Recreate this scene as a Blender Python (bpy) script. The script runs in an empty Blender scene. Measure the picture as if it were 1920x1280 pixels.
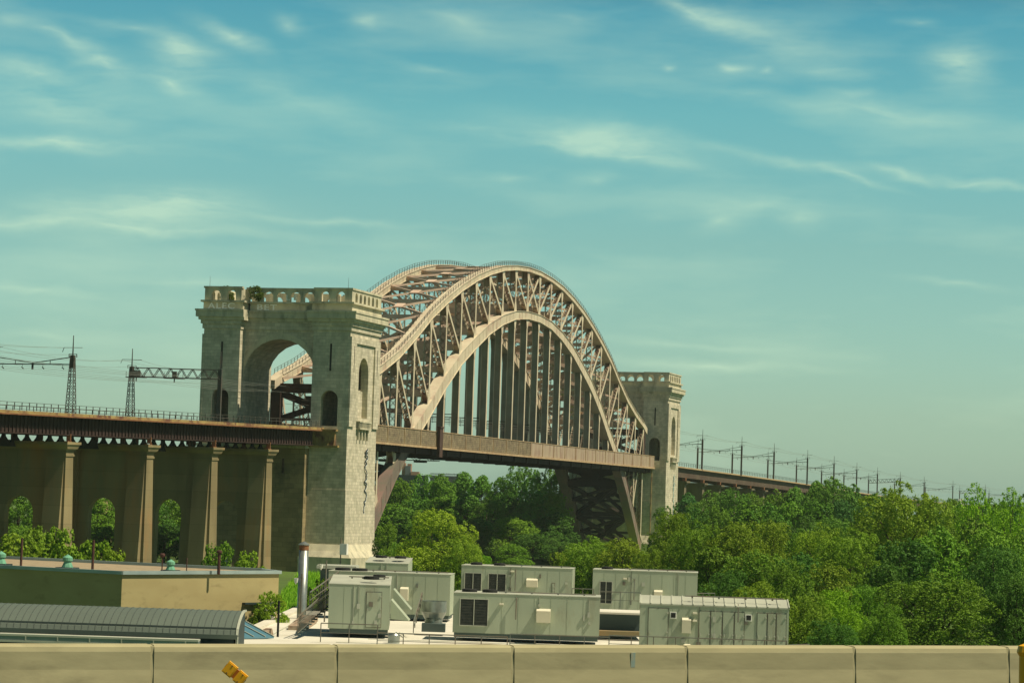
import bpy, math, random
from mathutils import Vector, Matrix
# ------------------------------------------------------------------ camera, light, sky
S = bpy.context.scene
col = S.collection
YAW, PIT, ROL, FPX = 0.25413, 0.05622, 0.03264, 5200.4
CAM = Vector((-718.82, -191.0, 25.5))
cy, sy, cp, sp = math.cos(YAW), math.sin(YAW), math.cos(PIT), math.sin(PIT)
FW = Vector((cy*cp, sy*cp, sp)); RT0 = Vector((sy, -cy, 0)); UP0 = RT0.cross(FW)
RT = RT0*math.cos(ROL)+UP0*math.sin(ROL); UP = UP0*math.cos(ROL)-RT0*math.sin(ROL)
cam_d = bpy.data.cameras.new('camera'); cam = bpy.data.objects.new('camera', cam_d); col.objects.link(cam)
m = Matrix((RT, UP, -FW)).transposed().to_4x4(); m.translation = CAM; cam.matrix_world = m
cam_d.sensor_width = 36; cam_d.lens = 36*FPX/1920; cam_d.clip_end = 30000; cam_d.clip_start = .5
S.camera = cam
S.view_settings.view_transform = 'Standard'; S.view_settings.look = 'None'
S.view_settings.exposure = 0.25; S.view_settings.gamma = 1
S.cycles.max_bounces = 6; S.cycles.diffuse_bounces = 3; S.cycles.transparent_max_bounces = 8

def ray(u, v): return FW + RT*((u-960)/FPX) - UP*((v-640)/FPX)
def at(u, v, D): return CAM + ray(u, v)*D               # a photo pixel at forward distance D
def atz(u, z, D):                                       # plan position of column u at distance D, height z
    p = CAM + ray(u, 930+.0328*(u-960))*D; p.z = z; return p

SUN_EL, SUN_AZ = math.radians(57), math.radians(-1)     # azimuth measured from -y (across the bridge)
sd = Vector((math.sin(SUN_AZ)*math.cos(SUN_EL), -math.cos(SUN_AZ)*math.cos(SUN_EL), math.sin(SUN_EL)))
sl = bpy.data.lights.new('sun', 'SUN'); sl.energy = 5.0; sl.angle = math.radians(.53); sl.color = (1, .87, .66)
so = bpy.data.objects.new('sun', sl); col.objects.link(so); so.rotation_euler = (-sd).to_track_quat('-Z', 'Y').to_euler()
so.location = (0, 0, 300)

W = bpy.data.worlds.new('World'); S.world = W; W.use_nodes = True
nt = W.node_tree; N = nt.nodes; L = nt.links; N.clear()
def wn(t, **k):
    n = N.new(t)
    for a, b in k.items(): setattr(n, a, b)
    return n
def wmath(op, a, b=None, clamp=False):
    n = wn('ShaderNodeMath', operation=op, use_clamp=clamp)
    for i, s in enumerate((a, b)):
        if s is None: continue
        if isinstance(s, (int, float)): n.inputs[i].default_value = s
        else: L.new(s, n.inputs[i])
    return n.outputs[0]
sky = wn('ShaderNodeTexSky', sky_type='NISHITA', sun_disc=False)
sky.sun_elevation = SUN_EL; sky.sun_rotation = math.atan2(sd.x, sd.y)
sky.air_density = 1.0; sky.dust_density = 1.0; sky.ozone_density = 1.5
tc = wn('ShaderNodeTexCoord'); sx = wn('ShaderNodeSeparateXYZ'); L.new(tc.outputs['Generated'], sx.inputs[0])
elev = wmath('ARCSINE', sx.outputs[2]); azi = wmath('ARCTAN2', sx.outputs[1], sx.outputs[0])
# tint of the air by elevation (measured against the photograph's teal grade)
er = wmath('DIVIDE', elev, 0.24)
ramp = wn('ShaderNodeValToRGB'); L.new(er, ramp.inputs[0])
SKY = [(0.0, (.70, 1.06, 1.0)), (.14, (.64, .90, .80)), (.385, (.53, .835, .69)), (.58, (.42, .86, .71)), (.73, (.27, .73, .66)), (.84, (.15, .38, .38)), (1.0, (.09, .19, .21))]
cr = ramp.color_ramp
while len(cr.elements) < len(SKY): cr.elements.new(.5)
for e, (p, c) in zip(cr.elements, SKY): e.position = p; e.color = c+(1,)
mul = wn('ShaderNodeMix', data_type='RGBA', blend_type='MULTIPLY'); mul.inputs[0].default_value = 1
L.new(sky.outputs[0], mul.inputs[6]); L.new(ramp.outputs[0], mul.inputs[7])
# clouds: soft streaks laid out on the dome in azimuth / elevation (1 unit = 1/100 rad)
px = wmath('MULTIPLY', azi, -100); py = wmath('MULTIPLY', elev, 100)
pv = wn('ShaderNodeCombineXYZ'); L.new(px, pv.inputs[0]); L.new(py, pv.inputs[1])
def noise(scale, detail=5, sc=(1, 1, 1), off=(0, 0, 0), rough=.55, src=None):
    mp = wn('ShaderNodeMapping'); mp.inputs['Scale'].default_value = sc; mp.inputs['Location'].default_value = off
    L.new(src or pv.outputs[0], mp.inputs[0])
    n = wn('ShaderNodeTexNoise'); n.inputs['Scale'].default_value = scale; n.inputs['Detail'].default_value = detail
    n.inputs['Roughness'].default_value = rough; L.new(mp.outputs[0], n.inputs['Vector']); return n
w1 = noise(.35, 4, (.5, 1, 1)); vm = wn('ShaderNodeVectorMath', operation='MULTIPLY_ADD')
L.new(w1.outputs['Color'], vm.inputs[0]); vm.inputs[1].default_value = (3.2, 1.5, 0); vm.inputs[2].default_value = (0, 0, 0)
va = wn('ShaderNodeVectorMath', operation='ADD'); L.new(pv.outputs[0], va.inputs[0]); L.new(vm.outputs[0], va.inputs[1])
vs = wn('ShaderNodeVectorMath', operation='SUBTRACT'); L.new(va.outputs[0], vs.inputs[0]); vs.inputs[1].default_value = (1.6, .75, 0)
CL = [(330,100,85,32,20,.95),(410,70,85,20,24,.8),(205,125,85,26,15,.75),(115,75,65,14,18,.6),(90,268,210,13,-2,.8),(100,200,240,60,10,.5),
 (330,160,65,22,18,.7),(540,50,44,22,10,.5),(708,46,36,13,0,.6),(860,38,80,20,8,.45),(1075,42,60,14,3,.3),(225,52,75,12,5,.45),(20,45,40,14,0,.4),
 (250,395,270,42,-4,.75),(350,375,120,26,-4,.45),(200,425,460,12,-1.5,.6),(650,412,220,8,-2,.4),(60,135,150,16,5,.5),(560,190,180,26,14,.35),
 (1120,262,210,30,5,.85),(1150,287,170,10,6,.6),(900,250,160,14,4,.35),(1310,28,95,18,17,.85),(1440,75,210,38,10,.45),(1790,120,70,42,-12,.9),(1380,128,28,10,0,.75),
 (1240,127,22,8,0,.5),(1438,133,16,7,0,.4),(1560,138,65,13,3,.5),(1400,185,66,14,-3,.4),(1640,212,220,18,0,.55),(1590,182,55,14,0,.35),
 (1580,325,120,8,13,.55),(1430,290,240,12,6,.35),(1700,327,70,8,10,.6),(1840,338,140,8,2,.65),(1350,412,55,28,-25,.5),(1500,415,46,18,0,.45),(1420,385,240,26,0,.3),
 (1110,330,46,14,0,.4),(955,325,46,10,0,.3),(1330,682,280,11,0,.55),(1250,640,260,9,0,.35),(1800,525,130,9,6,.35),(60,538,140,10,3,.5),(330,530,170,10,-3,.35),
 (1720,40,30,8,0,.3),(560,500,230,18,-2,.2),(100,632,120,10,0,.3),(800,125,60,10,5,.25),(1230,405,60,14,0,.25),(640,700,10,4,0,.0)]
acc = None
for (u, v, ru, rv, rot, st) in CL:
    r = ray(u, v).normalized(); c = (-math.atan2(r.y, r.x)*100, math.asin(r.z)*100)
    mp = wn('ShaderNodeMapping', vector_type='TEXTURE')
    mp.inputs['Location'].default_value = (c[0], c[1], 0); mp.inputs['Rotation'].default_value = (0, 0, -math.radians(rot)-ROL)
    mp.inputs['Scale'].default_value = (ru*1.6/52, rv*1.8/52, 1); L.new(vs.outputs[0], mp.inputs[0])
    g = wn('ShaderNodeTexGradient', gradient_type='QUADRATIC_SPHERE'); L.new(mp.outputs[0], g.inputs[0])
    n = wn('ShaderNodeMath', operation='MULTIPLY_ADD'); L.new(g.outputs['Fac'], n.inputs[0]); n.inputs[1].default_value = st*.95
    if acc is None: n.inputs[2].default_value = 0
    else: L.new(acc, n.inputs[2])
    acc = n.outputs[0]
n2 = noise(.8, 10, (.30, 1.5, 1), (3, 1, 0), .66, vs.outputs[0]); n3 = noise(.22, 5, (.35, 1.6, 1), (7, 4, 0), .55)
wsp = wmath('MULTIPLY_ADD', n2.outputs['Fac'], 2.6); wsp.node.inputs[2].default_value = -.55
cl = wmath('MULTIPLY', acc, wsp)
veil = wmath('MULTIPLY', wmath('SUBTRACT', n3.outputs['Fac'], .48, True), .9)
cl = wmath('MINIMUM', wmath('ADD', wmath('MULTIPLY', cl, .72), veil, True), .46)
mixc = wn('ShaderNodeMix', data_type='RGBA'); L.new(cl, mixc.inputs[0]); L.new(mul.outputs[2], mixc.inputs[6])
mixc.inputs[7].default_value = (5.6, 7.2, 5.0, 1)
bg = wn('ShaderNodeBackground'); bg.inputs[1].default_value = .11; L.new(mixc.outputs[2], bg.inputs[0])
wo = wn('ShaderNodeOutputWorld'); L.new(bg.outputs[0], wo.inputs[0])

# ------------------------------------------------------------------ helpers
rnd = random.Random(7)
class MB:
    def __init__(s): s.v = []; s.f = []; s.m = []; s.mi = 0
    def hexa(s, P):                       # 8 corners: bottom ring 0-3, top ring 4-7
        b = len(s.v); s.v += [tuple(p) for p in P]
        for q in ((3,2,1,0),(4,5,6,7),(0,1,5,4),(1,2,6,5),(2,3,7,6),(3,0,4,7)): s.f.append(tuple(b+i for i in q)); s.m.append(s.mi)
        return s
    def box(s, x0, x1, y0, y1, z0, z1):
        x0, x1 = min(x0,x1), max(x0,x1); y0, y1 = min(y0,y1), max(y0,y1)
        return s.hexa([(x0,y0,z0),(x1,y0,z0),(x1,y1,z0),(x0,y1,z0),(x0,y0,z1),(x1,y0,z1),(x1,y1,z1),(x0,y1,z1)])
    def fbox(s, F, x0, x1, y0, y1, z0, z1):   # box in a frame F (callable local->world)
        return s.hexa([F(*p) for p in ((x0,y0,z0),(x1,y0,z0),(x1,y1,z0),(x0,y1,z0),(x0,y0,z1),(x1,y0,z1),(x1,y1,z1),(x0,y1,z1))])
    def beam(s, p, q, w, h, side=None):
        p, q = Vector(p), Vector(q); a = (q-p)
        if a.length < 1e-6: return s
        a.normalize()
        if side is None:
            side = a.cross(Vector((0,0,1)))
            if side.length < .05: side = a.cross(Vector((1,0,0)))
        side = Vector(side); side = (side - a*side.dot(a)).normalized(); n = a.cross(side)
        e, g = side*w/2, n*h/2
        return s.hexa([p-e-g, p+e-g, p+e+g, p-e+g, q-e-g, q+e-g, q+e+g, q-e+g])
    def cyl(s, p, q, r0, r1=None, n=10, cap=True):
        r1 = r0 if r1 is None else r1; p, q = Vector(p), Vector(q); a = (q-p).normalized()
        t = a.cross(Vector((0,0,1)));  t = t if t.length > .05 else Vector((1,0,0)); t.normalize(); w = a.cross(t); b = len(s.v)
        for c, r in ((p, r0), (q, r1)):
            for i in range(n): an = 2*math.pi*i/n; s.v.append(tuple(c+t*math.cos(an)*r+w*math.sin(an)*r))
        for i in range(n): j = (i+1) % n; s.f.append((b+i, b+j, b+n+j, b+n+i)); s.m.append(s.mi)
        if cap: s.f.append(tuple(b+n-1-i for i in range(n))); s.m.append(s.mi); s.f.append(tuple(b+n+i for i in range(n))); s.m.append(s.mi)
        return s
    def lathe(s, c, prof, n=16):
        for (r0, z0), (r1, z1) in zip(prof[:-1], prof[1:]):
            s.cyl((c[0],c[1],c[2]+z0), (c[0],c[1],c[2]+z1), max(r0,.001), max(r1,.001), n, False)
        return s
    def poly(s, pts, d):                  # extrude a planar polygon by vector d
        b = len(s.v); k = len(pts); d = Vector(d)
        s.v += [tuple(p) for p in pts]+[tuple(Vector(p)+d) for p in pts]
        s.f.append(tuple(range(b+k-1, b-1, -1))); s.m.append(s.mi); s.f.append(tuple(range(b+k, b+2*k))); s.m.append(s.mi)
        for i in range(k): j = (i+1) % k; s.f.append((b+i, b+j, b+k+j, b+k+i)); s.m.append(s.mi)
        return s
    def build(s, name, mats, parent=None, smooth=False):
        me = bpy.data.meshes.new(name); me.from_pydata(s.v, [], s.f)
        if not isinstance(mats, (list, tuple)): mats = [mats]
        for mm in mats: me.materials.append(mm)
        if len(mats) > 1: me.polygons.foreach_set('material_index', s.m)
        if smooth: me.polygons.foreach_set('use_smooth', [True]*len(me.polygons))
        me.update()
        o = bpy.data.objects.new(name, me); col.objects.link(o)
        if parent is not None:
            o.parent = parent
            if parent.type == 'EMPTY' and not parent.get('_local'): o.location = -parent.location
        return o
def tag(o, label=None, cat=None, group=None, kind=None):
    if label: o['label'] = label
    if cat: o['category'] = cat
    if group: o['group'] = group
    if kind: o['kind'] = kind
    return o
def thing(name, label, cat, loc=(0,0,0), group=None):
    o = bpy.data.objects.new(name, None); col.objects.link(o); o.location = loc; o.empty_display_size = .5
    return tag(o, label, cat, group)

def mat(name, c1, c2=None, scale=1.0, rough=.85, c3=None, s3=.3, t3=(.55,.7), bump=0.0, metal=0.0, stretch=(1,1,1), fac=(.35,.65), spec=.3, brick=None, objcol=False, trans=0.0, bscale=None):
    M = bpy.data.materials.new(name); M.use_nodes = True; n = M.node_tree.nodes; l = M.node_tree.links
    bs = n['Principled BSDF']; bs.inputs['Roughness'].default_value = rough; bs.inputs['Metallic'].default_value = metal
    bs.inputs['Specular IOR Level'].default_value = spec
    tcn = n.new('ShaderNodeTexCoord'); mp = n.new('ShaderNodeMapping'); mp.inputs['Scale'].default_value = stretch; l.new(tcn.outputs['Object'], mp.inputs[0])
    no = n.new('ShaderNodeTexNoise'); no.inputs['Scale'].default_value = scale; no.inputs['Detail'].default_value = 6; l.new(mp.outputs[0], no.inputs[0])
    rp = n.new('ShaderNodeMapRange'); rp.inputs[1].default_value = fac[0]; rp.inputs[2].default_value = fac[1]; l.new(no.outputs['Fac'], rp.inputs[0])
    mx = n.new('ShaderNodeMix'); mx.data_type = 'RGBA'; l.new(rp.outputs[0], mx.inputs[0])
    mx.inputs[6].default_value = c1+(1,); mx.inputs[7].default_value = (c2 or tuple(x*.8 for x in c1))+(1,)
    out = mx.outputs[2]; hgt = no.outputs['Fac']
    if c3:
        n3_ = n.new('ShaderNodeTexNoise'); n3_.inputs['Scale'].default_value = s3; n3_.inputs['Detail'].default_value = 8; n3_.inputs['Roughness'].default_value = .65
        l.new(mp.outputs[0], n3_.inputs[0])
        r3 = n.new('ShaderNodeMapRange'); r3.inputs[1].default_value = t3[0]; r3.inputs[2].default_value = t3[1]; l.new(n3_.outputs['Fac'], r3.inputs[0])
        m3 = n.new('ShaderNodeMix'); m3.data_type = 'RGBA'; l.new(r3.outputs[0], m3.inputs[0]); l.new(out, m3.inputs[6]); m3.inputs[7].default_value = c3+(1,); out = m3.outputs[2]
    if brick:
        bw, bh, mort, dark = brick
        sp_ = n.new('ShaderNodeSeparateXYZ'); l.new(tcn.outputs['Object'], sp_.inputs[0])
        ad = n.new('ShaderNodeMath'); ad.operation = 'ADD'; l.new(sp_.outputs[0], ad.inputs[0]); l.new(sp_.outputs[1], ad.inputs[1])
        cb = n.new('ShaderNodeCombineXYZ'); l.new(ad.outputs[0], cb.inputs[0]); l.new(sp_.outputs[2], cb.inputs[1])
        br = n.new('ShaderNodeTexBrick'); l.new(cb.outputs[0], br.inputs[0]); br.inputs['Scale'].default_value = 1
        br.inputs['Brick Width'].default_value = bw; br.inputs['Row Height'].default_value = bh; br.inputs['Mortar Size'].default_value = mort
        br.inputs['Color1'].default_value = (1,1,1,1); br.inputs['Color2'].default_value = (.74,.76,.73,1); br.inputs['Mortar'].default_value = (dark,)*3+(1,)
        br.inputs['Bias'].default_value = 0; br.inputs['Mortar Smooth'].default_value = .2
        mb_ = n.new('ShaderNodeMix'); mb_.data_type = 'RGBA'; mb_.blend_type = 'MULTIPLY'; mb_.inputs[0].default_value = 1
        l.new(out, mb_.inputs[6]); l.new(br.outputs['Color'], mb_.inputs[7]); out = mb_.outputs[2]; hgt = br.outputs['Color']
    if objcol:
        oi = n.new('ShaderNodeObjectInfo'); mo = n.new('ShaderNodeMix'); mo.data_type = 'RGBA'; mo.blend_type = 'MULTIPLY'; mo.inputs[0].default_value = 1
        l.new(out, mo.inputs[6]); l.new(oi.outputs['Color'], mo.inputs[7]); out = mo.outputs[2]
    l.new(out, bs.inputs['Base Color'])
    if bump:
        bp = n.new('ShaderNodeBump'); bp.inputs['Strength'].default_value = bump; bp.inputs['Distance'].default_value = .15; l.new(hgt, bp.inputs['Height']); l.new(bp.outputs[0], bs.inputs['Normal'])
    if trans:
        tr = n.new('ShaderNodeBsdfTranslucent'); l.new(out, tr.inputs[0]); ms = n.new('ShaderNodeMixShader'); ms.inputs[0].default_value = trans
        l.new(bs.outputs[0], ms.inputs[1]); l.new(tr.outputs[0], ms.inputs[2]); l.new(ms.outputs[0], n['Material Output'].inputs[0])
    return M
M_ST  = mat('bridge_paint', (.58,.52,.37), (.48,.41,.29), .25, .7, (.40,.27,.20), .22, (.54,.72), fac=(.3,.7))
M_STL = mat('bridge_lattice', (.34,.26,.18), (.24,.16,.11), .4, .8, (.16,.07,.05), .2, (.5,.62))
M_LEG = mat('arch_foot_shade_rust', (.15,.125,.10), (.24,.155,.125), .15, .8, (.15,.14,.10), .2, (.5,.62))  # bridge paint darkened for the shade below deck, with some maroon rust
M_LEGD= mat('leg_bracing_shaded', (.035,.032,.025), (.05,.04,.03), .3, .9)  # near black stands in for the deck's shadow on the leg bracing
M_LAT = mat('bracing_paint', (.62,.49,.37), (.50,.36,.27), .3, .75)
M_HNG = mat('hanger_paint', (.33,.31,.23), (.26,.22,.16), .3, .8)
M_PORT= mat('portal_steel', (.085,.048,.036), (.05,.03,.022), .4, .8)
M_FEN = mat('fence_sheet', (.40,.33,.21), (.31,.25,.16), .8, .85, (.20,.15,.11), .5, (.5,.7), brick=(.9,.45,.06,.6))
M_FEN2= mat('fence_sheet_light', (.52,.44,.31), (.45,.35,.26), .5, .85, (.34,.22,.16), .5, (.5,.7), stretch=(1,1,.2))
M_FTR = mat('fence_trim', (.46,.35,.20), (.36,.24,.13), .6, .8)
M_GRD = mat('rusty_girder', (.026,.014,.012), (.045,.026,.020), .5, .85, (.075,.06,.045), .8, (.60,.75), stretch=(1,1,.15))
M_CURB= mat('yellow_curb', (.36,.27,.10), (.26,.17,.07), .6, .9, (.14,.065,.04), .35, (.5,.6))
M_RST = mat('rust', (.26,.12,.05), (.16,.07,.035), 1.0, .9)
M_STO = mat('granite', (.66,.60,.45), (.50,.46,.345), .8, .9, (.29,.28,.21), .13, (.54,.78), bump=.4, stretch=(1,1,.6), brick=(1.35,.66,.03,.6))
M_TRM = mat('granite_trim', (.58,.54,.38), (.45,.42,.30), .5, .9, (.22,.22,.16), .4, (.5,.7), bump=.2, stretch=(1,1,.4))
M_CON = mat('pier_concrete', (.31,.25,.13), (.22,.175,.09), .2, .9, (.36,.20,.08), .11, (.5,.68), stretch=(1,1,.3), brick=(30,3.1,.05,.7), bump=.1)
M_CON2= mat('far_pier_concrete', (.17,.14,.085), (.12,.10,.06), .2, .9)
M_MAS = mat('masonry_brown', (.34,.27,.14), (.25,.20,.10), .2, .9, (.13,.11,.065), .18, (.52,.7), bump=.3, brick=(2.0,1.0,.04,.6))
M_POLE= mat('pole_steel', (.055,.065,.055), (.085,.07,.055), .8, .8)
M_WIRE= mat('wire', (.20,.22,.19), None, 1, .8)
M_DARK= mat('dark_void', (.02,.022,.02), None, 1, .9)
M_WALL= mat('stucco_tan', (.36,.305,.145), (.325,.27,.125), .35, .92, (.24,.20,.09), .6, (.56,.75), stretch=(1,1,2.2), bump=.1)
M_COP = mat('coping_metal', (.34,.42,.40), (.26,.33,.32), .5, .5, metal=.3)
M_GRAV= mat('roof_gravel', (.34,.27,.17), (.26,.21,.13), 1.5, .95)
M_SEAM= mat('seam_metal', (.115,.145,.115), (.10,.125,.10), .12, .6, metal=.1, spec=.3)
M_NAVY= mat('dark_fascia', (.018,.035,.035), (.024,.04,.04), .6, .6)
M_GLS = mat('glass_strip', (.20,.26,.24), (.15,.20,.19), .3, .25, spec=.6)
M_BLUE= mat('blue_skylight', (.085,.20,.25), (.07,.17,.22), .5, .3, spec=.6)
M_MEM = mat('white_membrane', (.66,.64,.54), (.55,.53,.43), .18, .85, (.36,.31,.22), .12, (.60,.72))
M_UNIT= mat('unit_panel', (.345,.395,.285), (.29,.335,.24), .35, .6, (.23,.21,.14), .45, (.56,.78), stretch=(1,1,.3))
M_UTOP= mat('unit_top', (.40,.42,.33), (.33,.35,.28), .3, .7)
M_HOOD= mat('hood_cream', (.70,.66,.50), (.62,.58,.44), .5, .6)
M_GRIL= mat('intake_grille', (.035,.042,.036), (.055,.06,.05), 3, .8)
M_GALV= mat('galvanised', (.36,.39,.35), (.25,.28,.26), 1.6, .36, metal=.7, spec=.5)
M_RAIL= mat('rail_grey', (.13,.15,.125), (.15,.125,.09), .7, .6)
M_CU  = mat('verdigris', (.16,.40,.25), (.11,.28,.19), 2.0, .8)
M_PIPE= mat('rust_pipe', (.09,.04,.03), (.06,.03,.025), 1.5, .9)
M_WHT = mat('white_paint', (.75,.75,.66), None, 1, .5)
M_TEAL= mat('teal_wall', (.06,.09,.085), (.075,.105,.095), .4, .7)
M_BAR = mat('barrier_concrete', (.385,.355,.20), (.32,.295,.165), 3.2, .9, (.25,.23,.13), 1.7, (.54,.76), stretch=(.6,.6,1.8), fac=(.3,.7), bump=.04)
M_YEL = mat('yellow_reflector', (.80,.42,.015), (.72,.36,.01), 3, .4)
M_ORG = mat('orange_band', (.45,.13,.01), None, 3, .5)
M_GRA = mat('graffiti_pale', (.85,.88,.82), None, 3, .8)
M_GRT = mat('graffiti_teal', (.28,.48,.46), None, 3, .8)
M_GRK = mat('graffiti_dark', (.05,.07,.08), None, 3, .8)
M_GND = mat('grassy_ground', (.060,.105,.018), (.085,.15,.022), .06, .95, (.05,.07,.02), .03, (.5,.7))
M_LAWN= mat('lawn_grass', (.24,.46,.022), (.17,.36,.02), .35, .95)
M_ROAD= mat('asphalt', (.05,.05,.046), None, 2, .9)
M_WAT = mat('river_water', (.03,.05,.045), None, .05, .12, spec=.6)
M_BARK= mat('bark', (.06,.05,.03), (.04,.035,.022), 1.5, .95)
M_LEAF= mat('foliage', (.66,.78,.6), (1.0,1.0,.9), .35, .6, objcol=True, trans=.28, fac=(.3,.7), spec=.15)
M_BRK = mat('far_brick', (.34,.19,.12), (.28,.17,.11), .05, .9)
M_FARG= mat('far_grey', (.12,.15,.15), (.10,.12,.13), .05, .9)

# ------------------------------------------------------------------ ground, river
def arc_pts(n, a0=0, a1=math.pi): return [a0+(a1-a0)*i/n for i in range(n+1)]
g = MB()
xs = [-9000,-1500,-740,-500,-150,-136,-118,118,136,150,700,2500,12000]
def gz(x): return -3 if -130 < x < 130 else (9.0 if abs(x) > 145 else 7.0)
ys = [-9000,-1500,-600,-200,0,200,600,1500,9000]
for x in xs:
    for y in ys: g.v.append((x, y, gz(x)))
for i in range(len(xs)-1):
    for j in range(len(ys)-1):
        a = i*len(ys)+j; g.f.append((a, a+len(ys), a+len(ys)+1, a+1)); g.m.append(0)
tag(g.build('ground', M_GND), kind='structure')
g = MB(); g.v = [(-134,-8900,0),(134,-8900,0),(134,8900,0),(-134,8900,0)]; g.f = [(0,1,2,3)]; g.m = [0]
tag(g.build('river_water', M_WAT), kind='structure')

# ------------------------------------------------------------------ arch bridge
PN = 12.95
T = [48.8,51.9,55.8,61.0,66.7,71.3,75.3,78.7,81.4,83.5,84.8,85.5]
B = [12.8,22.9,32.7,40.7,47.2,54.4,60.4,65.0,69.2,72.2,74.2,75.0]
BD = [4.8,4.6,4.3,3.9,3.7,3.5,3.3,3.1,2.9,2.6,2.3,2.1]
TD = [1.9,1.9,1.9,1.8,1.75,1.7,1.65,1.6,1.5,1.4,1.3,1.25]
def sy_(a, i): return a[i] if i < 12 else a[23-i]
def nx(i): return (i-11.5)*PN
HY = 9.15
bridge = thing('arch_bridge', 'large steel through-arch railway bridge with tan painted trusses spanning between two stone towers', 'bridge', (0, 0, 36))
def chord(y, A, Dp, up, w):
    mb = MB()
    for i in range(23):
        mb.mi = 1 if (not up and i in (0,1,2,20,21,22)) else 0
        x0, x1 = nx(i), nx(i+1)
        def zz(k):
            zb = sy_(A, k); dp = sy_(Dp, k)
            return (zb, zb+dp) if up else (zb-dp, zb)
        (a0, a1), (b0, b1) = zz(i), zz(i+1)
        for (ya, yb, e0, e1) in ((y-w/2, y+w/2, .14, .14), (y-w/2-.18, y+w/2+.18, 'lo', 0), (y-w/2-.18, y+w/2+.18, 0, 'hi')):
            if e0 == 'lo': q0, q1, r0, r1 = a0, a0+.14, b0, b0+.14
            elif e1 == 'hi': q0, q1, r0, r1 = a1-.14, a1, b1-.14, b1
            else: q0, q1, r0, r1 = a0+.14, a1-.14, b0+.14, b1-.14
            mb.hexa([(x0,ya,q0),(x1,ya,r0),(x1,yb,r0),(x0,yb,q0),(x0,ya,q1),(x1,ya,r1),(x1,yb,r1),(x0,yb,q1)])
        # web stiffener lines on the outer face
        for t in (.25,.5,.75):
            xx = x0+(x1-x0)*t; za = a0+(b0-a0)*t; zb_ = a1+(b1-a1)*t
            for yy in (y-w/2-.06, y+w/2): mb.box(xx-.06, xx+.06, yy, yy+.06, za+.15, zb_-.15)
    if up:   # the free end of the top chord past the last post
        for sgn in (-1, 1):
            x0, x1 = sgn*nx(23), sgn*(nx(23)+5)
            mb.hexa([(x0,y-w/2,T[0]),(x1,y-w/2,T[0]-1.6),(x1,y+w/2,T[0]-1.6),(x0,y+w/2,T[0]),(x0,y-w/2,T[0]+1.9),(x1,y-w/2,T[0]+.3),(x1,y+w/2,T[0]+.3),(x0,y+w/2,T[0]+1.9)])
    return mb
def lattice(mb, p, q, wy, dx, pitch=1.7, solid=(2.4, 1.6), bar=.17, ax=Vector((0,1,0))):
    p, q = Vector(p), Vector(q); a = (q-p); Ln = a.length; a = a/Ln
    s = (ax-a*ax.dot(a)).normalized(); n = a.cross(s).normalized()
    mb.mi = 0
    for k in (-1, 1): mb.beam(p+s*k*wy/2, q+s*k*wy/2, .12, dx, s)
    mb.mi = 1
    z0, z1 = solid[1], Ln-solid[0]
    for k in (-1, 1):
        o = n*k*(dx/2-.05)
        if solid[1] > 0: mb.beam(p+o, p+o+a*solid[1], wy-.12, .06, s)
        if solid[0] > 0: mb.beam(q+o-a*solid[0], q+o, wy-.12, .06, s)
        c = max(1, int(round((z1-z0)/pitch))); st = (z1-z0)/c
        for j in range(c):
            A0 = p+a*(z0+j*st)+o; A1 = p+a*(z0+(j+1)*st)+o
            mb.beam(A0-s*wy/2, A1+s*wy/2, bar, .05, None); mb.beam(A0+s*wy/2, A1-s*wy/2, bar, .05, None)
    mb.mi = 0
    return mb
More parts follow.
